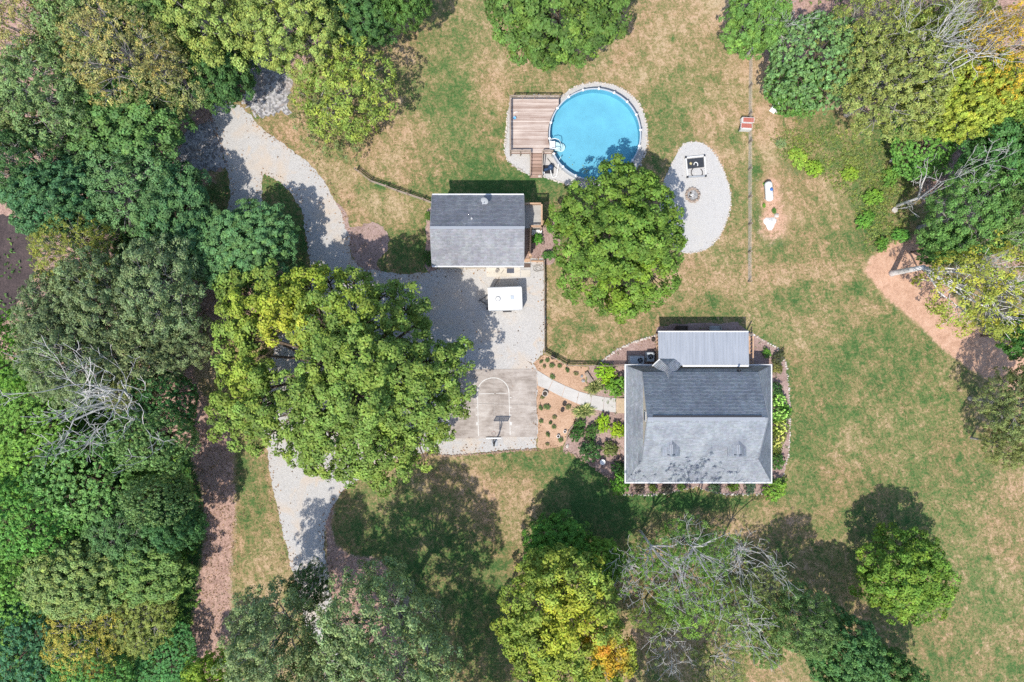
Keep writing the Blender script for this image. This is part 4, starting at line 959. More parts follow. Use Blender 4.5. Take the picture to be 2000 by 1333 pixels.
# ------------------------------------------------------------------ yard furniture
def yard():
    c = W3(1503, 373.5, .9); t = thing('propane_tank', 'white propane tank with blue lid beyond the wire fence', 'propane tank', (c.x, c.y, 0)); t.rotation_euler.z = R(4)
    prof = []; r, L = .44, 2.3
    for k in range(7):
        a = k / 6 * math.pi / 2; prof.append((max(.01, r * math.sin(a)), -L/2 + r * .75 * (1 - math.cos(a))))
    prof += [(p, -z) for p, z in prof[::-1]]
    o = MB().lathe((0, 0, 0), prof, 24).build('tank', 'metal_white', t, True, True); o.rotation_euler.x = R(90); o.location = (0, 0, .72)
    MB().lathe((.12, .12, 1.1), [(.19, 0), (.19, .16), (.12, .2), (.02, .21)], 16).build('lid', 'blue_plastic', t, True, True)
    for y in (-.65, .65): MB().box(-.3, .3, y - .07, y + .07, 0, .36).build('foot', 'metal_grey', t, False, True)
    MB().tube([(.2, .1, 1.15), (.5, .05, .8), (.75, -.05, .05)], .02, 6).build('gas_line', 'metal_dark', t, False, True)
    # lime pile
    rng = random.Random(5); p = W3(1504, 436); t = thing('lime_pile', 'heap of white lime below the propane tank', 'pile', tuple(p)); mb = MB()
    n, mr = 14, 6; vs = [(p.x, p.y, .42)]; fs = []
    for j in range(1, mr + 1):
        for k in range(n):
            a = 2 * math.pi * k / n; rr = j / mr * (.72 + .16 * math.sin(3 * a) + rng.uniform(-.06, .06)); vs.append((p.x + rr * math.cos(a), p.y + rr * 1.1 * math.sin(a), .42 * (1 - j / mr) ** .8 * rng.uniform(.75, 1.1) - (.03 if j == mr else 0)))
    for k in range(n): fs.append((0, 1 + k, 1 + (k + 1) % n))
    for j in range(mr - 1):
        for k in range(n): fs.append((1 + j * n + k, 1 + (j + 1) * n + k, 1 + (j + 1) * n + (k + 1) % n, 1 + j * n + (k + 1) % n))
    mb.add(vs, fs).build('heap', 'lime', t, True)
    # rocks near tank
    for i, (px, py, r, lab) in enumerate(((1516, 422, .3, 'flat grey rock beside the lime heap'), (1747, 411, .42, 'pale boulder among weeds at the wood edge'), (1740, 314, .25, 'small pale rock in the rough grass'), (1136, 735, .2, 'round grey rock in the tan bed, upper of two'), (1139, 744, .22, 'round grey rock in the tan bed, lower of two'), (1108, 872, .25, 'whitish rock at the lower edge of the tan bed'))):
        p = W3(px, py); tag(MB().rock((p.x, p.y, r * .3), r, random.Random(60 + i), .6).build('rock', 'stone_pale' if i not in (3, 4) else 'ash'), lab, 'rock')
    # sandbox
    cs = [W3(*q, .25) for q in ((1339.5, 308), (1376, 304.5), (1378.5, 344), (1343, 346))]; c = sum(cs, Vector()) / 4
    t = thing('sandbox', 'low white-framed sandbox with dark cover on the gravel patio', 'sandbox', (c.x, c.y, 0))
    for k in range(4):
        a, b = cs[k], cs[(k + 1) % 4]; MB().beam((a.x, a.y, .14), (b.x, b.y, .14), .14, .26 + .004 * k).build('frame_board', 'white_trim' if k in (0, 1, 3) else 'metal_grey', t)
        MB().box(a.x - .09, a.x + .09, a.y - .09, a.y + .09, 0, .36).build('corner_post', 'metal_dark', t)
    MB().prism([(q.x * .97 + c.x * .03, q.y * .97 + c.y * .03) for q in cs][::-1], .03, .12).build('sand', 'gravel_pale', t)
    A, B_, C_, D_ = cs; l = lambda a, b, f: a.lerp(b, f)
    MB().prism([(q.x, q.y) for q in (l(A, D_, .58) + Vector((.12, 0, 0)), l(B_, C_, .56) - Vector((.12, 0, 0)), l(B_, C_, .08) - Vector((.12, 0, 0)), l(A, D_, .08) + Vector((.12, 0, 0)))], .2, .225).build('cover_sheet', 'dark_sheet', t)
    p = W3(1349, 320, .25); mb = MB(); st = []
    for k in range(10):
        rr = .2 if k % 2 == 0 else .09; a = k * math.pi / 5 + .3; st.append((p.x + rr * math.cos(a), p.y + rr * math.sin(a)))
    tag(mb.prism(st, .23, .3).build('star_toy', 'yellow_toy'), 'pale yellow star-shaped toy on the dark sandbox cover', 'toy')
    p = W3(1359, 322, .25); tag(MB().tube([(p.x + .22 * math.cos(k * .3 - .6), p.y + .27 * math.sin(k * .3 - .6), .26) for k in range(14)], .05, 8).build('toy_hoop', 'white_plastic', None, True), 'white curved hoop lying on the dark sandbox cover', 'toy')
    for i, (px, py, lab) in enumerate(((1352, 337, 'dark curved strap in the left of the sandbox'), (1370, 338, 'dark curved strap in the right of the sandbox'))):
        p = W3(px, py, .15); s = 1 - 2 * i
        tag(MB().tube([(p.x + .1 * s, p.y + .45, .16), (p.x - .1 * s, p.y + .2, .16), (p.x - .12 * s, p.y - .15, .16), (p.x + .05 * s, p.y - .4, .16)], .05, 6).build('strap', 'metal_dark'), lab, 'strap')
    # fire pit
    p = W3(1352.5, 382); t = thing('fire_pit', 'round stone fire pit with ash on the gravel patio', 'fire pit', tuple(p)); rng = random.Random(9)
    for k in range(15):
        a = 2 * math.pi * k / 15; MB().rock((p.x + .74 * math.cos(a), p.y + .74 * math.sin(a), .15), rng.uniform(.17, .23), rng, .9).build('stone', 'stone_rim', t)
    MB().lathe((p.x, p.y, .02), [(.66, .0), (.6, .06), (.02, .1)], 18).build('ash_bed', 'ash', t)
    for k in range(9):
        a = rng.uniform(0, 6.28); rr = rng.uniform(.05, .4); MB().rock((p.x + rr * math.cos(a), p.y + rr * math.sin(a), .14), rng.uniform(.06, .13), rng, .7).build('cinder', rng.choice(['lime', 'ash', 'soil']), t)
    # hutch
    p = W3(1459.5, 240.5, 1.0); t = thing('hutch', 'white hutch with two red roof panels against the wire fence', 'hutch', (p.x, p.y, 0)); t.rotation_euler.z = R(-3)
    def B(mb, n, m): return mb.build(n, m, t, False, True)
    for sx in (-.55, .55):
        for sy in (-.6, .6): B(MB().box(sx - .04, sx + .04, sy - .04, sy + .04, 0, 1.0), 'leg', 'white_trim')
    B(MB().box(-.6, .6, -.65, .65, .35, .85), 'body', 'white_trim'); B(MB().box(-.6, .6, -.7, -.66, .0, .9), 'front_panel', 'white_trim')
    for (dx, y0, y1, z) in ((.1, .02, .62, 1.08), (-.06, -.62, -.02, 1.0)):
        B(MB().box(dx - .65, dx + .65, y0, y1, z - .06, z), 'roof_frame', 'white_trim'); B(MB().box(dx - .6, dx + .6, y0 + .05, y1 - .05, z, z + .02), 'roof_panel', 'red_paint')
    B(MB().beam((-.65, -.7, .0), (-.65, -.1, .75), .06, .06), 'brace', 'metal_dark')
    # white chair and log
    p = W3(1510, 212); t = thing('garden_chair', 'tipped white plastic garden chair at the edge of the wood', 'chair', tuple(p))
    MB().beam((p.x - .25, p.y - .5, .12), (p.x + .15, p.y + .1, .35), .62, .05).build('seat', 'white_plastic', t); MB().beam((p.x + .15, p.y + .1, .35), (p.x + .3, p.y + .62, .75), .6, .05).build('backrest', 'white_plastic', t)
    for dx, dy in ((-.4, -.35), (.2, -.55), (-.05, .25), (.5, .1)): MB().beam((p.x + dx, p.y + dy, 0), (p.x + dx * .7, p.y + dy * .7, .32), .05, .05).build('leg', 'white_plastic', t)
    a, b = W3(1515, 219, .15), W3(1531, 210, .15)
    tag(MB().tube([a, a.lerp(b, .5) + Vector((0, .05, .03)), b], [.17, .15, .12], 10).build('log', 'dead_wood'), 'pale fallen log beside the tipped white chair', 'log')
    # bird bath
    p = W3(1177, 903, .7); t = thing('bird_bath', 'round white bird bath in the brown bed by the house', 'bird bath', (p.x, p.y, 0))
    MB().lathe((p.x, p.y, 0), [(.2, 0), (.2, .06), (.07, .12), (.06, .58), (.12, .64)], 16).build('pedestal', 'white_plastic', t, True); MB().lathe((p.x, p.y, .62), [(.1, 0), (.3, .08), (.32, .12), (.27, .11), (.15, .06), (.02, .05)], 22).build('bowl', 'white_plastic', t, True)
    # round planter by the walk
    p = W3(1064.5, 769, .3); t = thing('stone_planter', 'round pale planter on tan mulch by the court corner', 'planter', (p.x, p.y, 0))
    MB().lathe((p.x, p.y, 0), [(.24, 0), (.3, .35), (.34, .42), (.28, .42), (.24, .3)], 20).build('tub', 'stone_pale', t); MB().lathe((p.x, p.y, .3), [(.24, 0), (.02, .03)], 18).build('soil', 'soil', t)
    # long planter box / bench north of the walk
    a, b = W3(1144, 728, .35), W3(1156, 746, .35); t = thing('garden_bench', 'weathered plank bench leaning among plants above the walkway', 'bench', (a.x, a.y, 0))
    for k in range(3):
        off = Vector((.14 * (k - 1) * .83, .14 * (k - 1) * .55, 0)); MB().beam(a + off, b + off, .13, .05).build('plank', 'rail_wood', t)
    for q in (a.lerp(b, .1), a.lerp(b, .9)): MB().box(q.x - .15, q.x + .15, q.y - .05, q.y + .05, 0, .32).build('leg', 'dark_wood', t)
    pts = [W3(*q, .12) for q in ((1106, 862), (1108, 850), (1113, 840), (1119, 832), (1124, 826))]
    tag(MB().tube(pts, [.05, .09, .1, .09, .06], 7).build('driftwood', 'rail_wood', None, True), 'curved driftwood branch beside the dark shrubs in the tan bed', 'driftwood')
    pts = [W3(*q, .1) for q in ((1211, 880), (1210, 888), (1213, 893), (1209, 896))]
    tag(MB().tube(pts, [.05, .06, .05, .03], 6).build('driftwood', 'fresh_wood', None, True), 'short tan root piece in the bed next to the porch eave', 'driftwood')
    p = W3(1079, 700, .4); t = thing('wooden_post', 'stubby dark post stump just inside the yard fence corner', 'post', (p.x, p.y, 0))
    MB().beam((p.x, p.y, 0), (p.x + .05, p.y + .12, .55), .3, .3).build('stump', 'dark_wood', t); MB().box(p.x - .2, p.x + .3, p.y - .1, p.y + .36, .55, .6).build('cap', 'dark_wood', t)
    for i, (px, py, s, lab) in enumerate(((1102, 789, .22, 'dark pot at the edge of the walkway, upper of two'), (1098, 801, .2, 'dark pot below the walkway, lower of two'), (1090, 852, .18, 'small white-rimmed pot near the curved driftwood'), (1275, 664, .2, 'black pot beside the rear porch corner'), (1103, 843, .16, 'tiny white pot in the tan bed'))):
        p = W3(px, py); t = thing('plant_pot', lab, 'pot', tuple(p)); mm = 'white_plastic' if 'white' in lab else 'metal_dark'
        MB().lathe((p.x, p.y, 0), [(s * .7, 0), (s, .3), (s * 1.1, .32), (s * .85, .32), (s * .8, .22)], 14).build('tub', mm, t); MB().lathe((p.x, p.y, .22), [(s * .8, 0), (.02, .03)], 14).build('soil', 'soil', t)
    # air conditioners
    for (x0, x1, y0, y1, fx, lab) in ((1231, 1258, 696.5, 714, 1250.5, 'wide grey outdoor unit with round fan behind the house'), (1264, 1278, 689, 706.5, 1271, 'narrow grey air conditioner beside the rear porch')):
        a, b = W3(x0, y1, .9), W3(x1, y0, .9); t = thing('air_conditioner', lab, 'air conditioner', ((a.x + b.x) / 2, (a.y + b.y) / 2, 0)); y0w, y1w = a.y, b.y
        y0w = max(y0w, -2.6)
        MB().box(a.x, b.x, y0w, y1w, .08, .9).build('cabinet', 'ac_grey', t); MB().box(a.x - .08, b.x + .08, y0w - .05, y1w + .08, 0, .079).build('pad', 'walk_concrete', t)
        f = W3(fx, (y0 + y1) / 2 - 1, .9); g = MB().lathe((f.x, f.y, .9), [(.31, 0), (.31, .012), (.02, .014)], 22).build('fan_grille', 'metal_dark', t)
        for k in range(4):
            a_ = k * math.pi / 2 + .5; MB().beam((f.x, f.y, .925), (f.x + .28 * math.cos(a_), f.y + .28 * math.sin(a_), .925), .03, .012).build('guard_bar', 'ac_grey', g)
yard()

# ------------------------------------------------------------------ fences
def fence(name, label, pts, h=1.15, mat='rail_wood', mesh=False, rails=(.45, .8, 1.1)):
    P = [W3(*p) for p in pts]; t = thing(name, label, 'fence', tuple(P[0])); rng = random.Random(len(pts))
    for p in P: MB().box(p.x - .07, p.x + .07, p.y - .07, p.y + .07, 0, h + rng.uniform(.02, .1)).build('post', mat, t)
    wires = MB()
    for a, b in zip(P[:-1], P[1:]):
        for z in rails: MB().beam(a + Vector((0, 0, z + rng.uniform(-.02, .02))), b + Vector((0, 0, z + rng.uniform(-.02, .02))), .06, .12 if z < h - .1 else .05).build('rail', mat, t)
        if mesh:
            L = (b - a).length; n = int(L / .15)
            for k in range(n + 1):
                p = a.lerp(b, k / n); wires.beam(p + Vector((0, 0, .03)), p + Vector((0, 0, h)), .009, .009)
            for k in range(8): wires.beam(a + Vector((0, 0, .05 + k * .15)), b + Vector((0, 0, .05 + k * .15)), .009, .009)
    if mesh: o = wires.build('wire_mesh', 'wire', t); o['kind'] = 'stuff'
fence('rail_fence', 'curved post and rail fence left of the garage', [(697,334),(725,356),(757,367),(777,375),(798,382),(828,392),(846,399)], 1.2, 'rail_wood', True)
fence('rail_fence', 'post and rail fence bending around the gravel yard to the house', [(1062,512),(1063,555),(1062.5,600),(1063,645),(1063,689),(1085,701),(1107,713.5),(1165,714.5),(1220,714.5)], 1.2, 'rail_wood', True)
fence('wire_fence', 'long straight wire mesh fence down the right of the lawn', [(1463,118),(1462.5,172),(1462,226),(1462,280),(1461.5,333),(1461.5,387),(1461.5,440),(1461,494),(1461,551)], 1.25, 'rail_wood', True, ())

# ------------------------------------------------------------------ vegetation
def unit(a): return a / (np.linalg.norm(a, axis=-1, keepdims=True) + 1e-9)
def leaves(c, r, out, dens, leaf, rng, ratio=0.62, upb=0.35, mcol=None, flat=0.85, spread=0.75):
    cnt = np.maximum(3, (dens * r * r).astype(int)); idx = np.repeat(np.arange(len(c)), cnt); N = len(idx)
    d = unit(rng.normal(0, spread, (N, 3)) + out[idx] + np.array([0, 0, upb]))
    p = c[idx] + d * (r[idx] * rng.uniform(.62, 1.08, N))[:, None] * np.array([1, 1, flat])
    nm = unit(d * .85 + rng.normal(0, .34, (N, 3)) + np.array([0, 0, .3]))
    t = unit(np.cross(nm, rng.normal(0, 1, (N, 3)))); b = np.cross(nm, t)
    L = (leaf * rng.uniform(.65, 1.3, N))[:, None]; Wd = L * ratio
    V = np.stack([p - t * L * .5, p + b * Wd * .5 - t * L * .05 + nm * L * .08, p + t * L * .5 - nm * L * .1, p - b * Wd * .5 - t * L * .05 + nm * L * .08], 1).reshape(-1, 3)
    Q = np.arange(N * 4).reshape(N, 4)
    C = mcol[idx] * rng.normal(1, .13, (N, 1)).clip(.6, 1.5) * (1 + rng.normal(0, .05, (N, 3)))
    return V, Q, C.clip(.01, 4)
def mound_colours(n, rng, var=.12, yellow=.35):
    y = (rng.random(n) ** 2.2 * yellow)[:, None]
    return rng.normal(1, var, (n, 1)).clip(.6, 1.5) * np.concatenate([1 + 1.0 * y, 1 + .45 * y, 1 - .2 * y], 1)
def mounds(lobes, d, rng, zmin, rs=(.5, .78), inner=.22, keep=1.0, under=-.45):
    Cs, Rs, Os, Ls = [], [], [], []
    for li, (cx, cy, cz, rx, ry, rz) in enumerate(lobes):
        ar = 4 * math.pi * (((rx * ry) ** 1.6 + (rx * rz) ** 1.6 + (ry * rz) ** 1.6) / 3) ** (1 / 1.6); n = max(6, int(ar / d / d))
        i = np.arange(n) + .5; z = 1 - 2 * i / n; th = i * 2.399963 + rng.uniform(0, 6.28); s = np.sqrt(1 - z * z)
        dr = unit(np.stack([s * np.cos(th), s * np.sin(th), z], 1) + rng.normal(0, .35 * d / max(rx, ry), (n, 3)))
        rad = np.array([rx, ry, rz]); p = np.array([cx, cy, cz]) + dr * (rad + d * rng.normal(0, .28, (n, 1))); ok = (dr[:, 2] > under) & (p[:, 2] > zmin) & (rng.random(n) < keep)
        for lj, (ax, ay, az, bx, by, bz) in enumerate(lobes):
            if lj != li: ok &= ((((p - np.array([ax, ay, az])) / np.array([bx, by, bz])) ** 2).sum(1) > .72)
        k = rng.random(n) < inner
        pin = np.array([cx, cy, cz]) + dr * rad * rng.uniform(.45, .75, (n, 1)); okin = k & (dr[:, 2] > -.2) & (pin[:, 2] > zmin)
        o = unit(dr / rad)
        for m_, q in ((ok, p), (okin, pin)):
            Cs.append(q[m_]); Os.append(o[m_]); Rs.append(d * rng.uniform(*rs, m_.sum())); Ls.append(np.full(m_.sum(), li))
    return np.concatenate(Cs), np.concatenate(Rs), np.concatenate(Os), np.concatenate(Ls)
def limbs(lobes, mc, ml, rng, h, tr, twigs=5, tip=.03):
    mb = MB(); rr = random.Random(int(rng.integers(1e6))); zf = min(l[2] - l[5] * .6 for l in lobes); zf = max(zf, h * .15)
    top = max(lobes, key=lambda l: l[2]); fork = Vector((rr.uniform(-.2, .2), rr.uniform(-.2, .2), zf))
    mb.tube([(0, 0, -.1), (0, 0, .25), tuple(fork * .5), tuple(fork)], [tr * 1.5, tr * 1.1, tr * .95, tr * .85], 9)
    for li, l in enumerate(lobes):
        e = Vector(l[:3]); mid = fork.lerp(e, .5) + Vector((rr.uniform(-.5, .5), rr.uniform(-.5, .5), -(e - fork).length * .05)); r0 = tr * rr.uniform(.4, .6)
        mb.tube([tuple(fork - Vector((0, 0, .3))), tuple(fork.lerp(mid, .5) + Vector((0, 0, .15))), tuple(mid), tuple(e)], [r0, r0 * .8, r0 * .6, r0 * .3], 6)
        ids = np.nonzero(ml == li)[0]
        if len(ids):
            for j in rng.choice(ids, min(twigs, len(ids)), replace=False):
                q = Vector(mc[j]); s = e.lerp(mid, rr.uniform(0, .4)); m2 = s.lerp(q, .55) + Vector((rr.uniform(-.3, .3), rr.uniform(-.3, .3), .1)); mb.tube([tuple(s), tuple(m2), tuple(q)], [r0 * .3, r0 * .2, tip], 4, False)
    return mb
def generic_lobes(rng, Rr, h, n, zc=.62, core=.72, lobe=(.34, .5), flat=.8):
    rz = h * (1 - zc); L = [(0, 0, h * zc, Rr * core, Rr * core, rz * .86)]; off = rng.uniform(0, 6.28)
    for k in range(n):
        zz = 1 - 1.25 * (k + .5) / n; th = off + k * 2.39996 + rng.uniform(-.3, .3); s = math.sqrt(max(0, 1 - zz * zz)); lr = Rr * rng.uniform(*lobe); q = 1 - lr / Rr * rng.uniform(.75, 1.0)
        L.append((Rr * q * s * math.cos(th), Rr * q * s * math.sin(th), h * zc + rz * (1 - lr * flat / rz * .85) * zz, lr, lr * rng.uniform(.85, 1.15), lr * flat))
    return L
def set_tint(o, c):
    c = np.array(c) * np.array([1.42, 1.58, 1.25]); m = c.mean(); c = (m + (c - m) * 1.1).clip(.012, .9); o.color = (*c, 1)
def build_tree(name, lobes, h, tr, seed, d=1.05, leaf=.3, dens=125, tint=(.1, .16, .05), bark='bark', zmin=1.0, yellow=.35, ratio=.62, keep=1.0, rs=(.5, .78), twigs=5, recol=None, inner=.4, var=.17, upb=.35, under=-.45):
    rng = np.random.default_rng(seed); c, r, o, l = mounds(lobes, d, rng, zmin, rs, inner, keep, under); col = mound_colours(len(c), rng, var, yellow)
    if recol: col = recol(c, col, rng)
    V, Q, C = leaves(c, r, o, dens, leaf, rng, ratio, upb, col)
    root = bpy.data.objects.new(name, None); COL.objects.link(root); root.empty_display_size = .5
    cr = np_obj('crown', np_mesh('crown', V, Q, C), 'leaf', root); set_tint(cr, tint)
    tk = limbs(lobes, c, l, rng, h, tr, twigs).build('trunk', bark, root, True, True)
    return root
def copy_tree(root):
    r = root.copy(); COL.objects.link(r)
    for ch in root.children:
        c = ch.copy(); COL.objects.link(c); c.parent = r
    return r

# prototypes: crown radius 6 m, height 14 m
PR, PH = 6.0, 14.0
SPEC = {
 'maple': dict(n=16, d=1.25, leaf=.34, dens=120, lobe=(.2, .46)),
 'oak':   dict(n=20, d=1.1, leaf=.27, dens=120, lobe=(.16, .42), ratio=.55, yellow=.2, core=.66, bark='bark_pale', keep=.82, twigs=8, inner=.22),
 'open':  dict(n=16, d=1.0, leaf=.25, dens=75, lobe=(.24, .4), ratio=.5, yellow=.45, core=.62, bark='bark_pale', keep=.75, twigs=9, inner=.12),
 'dome':  dict(n=11, d=.66, leaf=.3, dens=125, lobe=(.22, .5), yellow=.25, core=.82, rs=(.45, .6), inner=.05, under=-.8),
 'tulip': dict(n=14, d=1.75, leaf=.33, dens=135, lobe=(.3, .42), rs=(.5, .62), yellow=.3, upb=.6, bark='bark_pale', inner=.35),
}
PROTO = {}
def get_proto(kind, var):
    key = (kind, var)
    if key not in PROTO:
        s = dict(SPEC[kind]); rng = np.random.default_rng(hash(kind) % 1 + 100 * var + len(kind) * 7 + ord(kind[0])); n = s.pop('n'); lobe = s.pop('lobe'); core = s.pop('core', .72)
        if kind != 'dome': fs = (1.0, .7, .85)[var]; s['d'] *= fs; s['leaf'] *= fs ** .6; s['dens'] *= fs ** -1.2; n = int(n * (1.0, 1.35, .8)[var])
        L = generic_lobes(rng, PR, PH, n, .6, core, lobe)
        t = build_tree(kind + '_tree', L, PH, .3, 11 + var * 17 + ord(kind[0]), zmin=1.2 if kind != 'dome' else .2, **s)
        PROTO[key] = [t, False]
    return PROTO[key]
NAME = {'maple': 'maple_tree', 'oak': 'oak_tree', 'open': 'thin_crowned_tree', 'dome': 'vine_covered_tree', 'tulip': 'tulip_tree'}
trng = random.Random(77)
def place(kind, var, px, py, rpx, h, tint, label, group, ys=1.0):
    pr = get_proto(kind, var); t = pr[0] if not pr[1] else copy_tree(pr[0]); pr[1] = True
    zc = h * .62; x, y = W(px, py, zc); Rr = rpx * SP * (1 - zc / HC)
    t.name = NAME[kind]; t.location = (x, y, 0); t.rotation_euler = (0, 0, trng.uniform(0, 6.28)); q = trng.uniform(.88, 1.14); t.scale = (Rr / PR / 1.09 * q, Rr / PR / 1.09 / q, h / PH)
    tag(t, label, 'tree', group)
    for c in t.children:
        if c.name.startswith('crown'): set_tint(c, tint)
    return t
G_MID, G_BRT, G_YEL, G_GREY, G_DARK = (.095, .155, .05), (.13, .205, .05), (.2, .235, .09), (.155, .185, .115), (.055, .105, .045)
G_TAN, G_OLV, G_BLU = (.24, .215, .115), (.185, .195, .065), (.075, .14, .075)
WL = 'trees of the left wood'; WR = 'trees of the right wood'; WB = 'trees along the bottom edge'
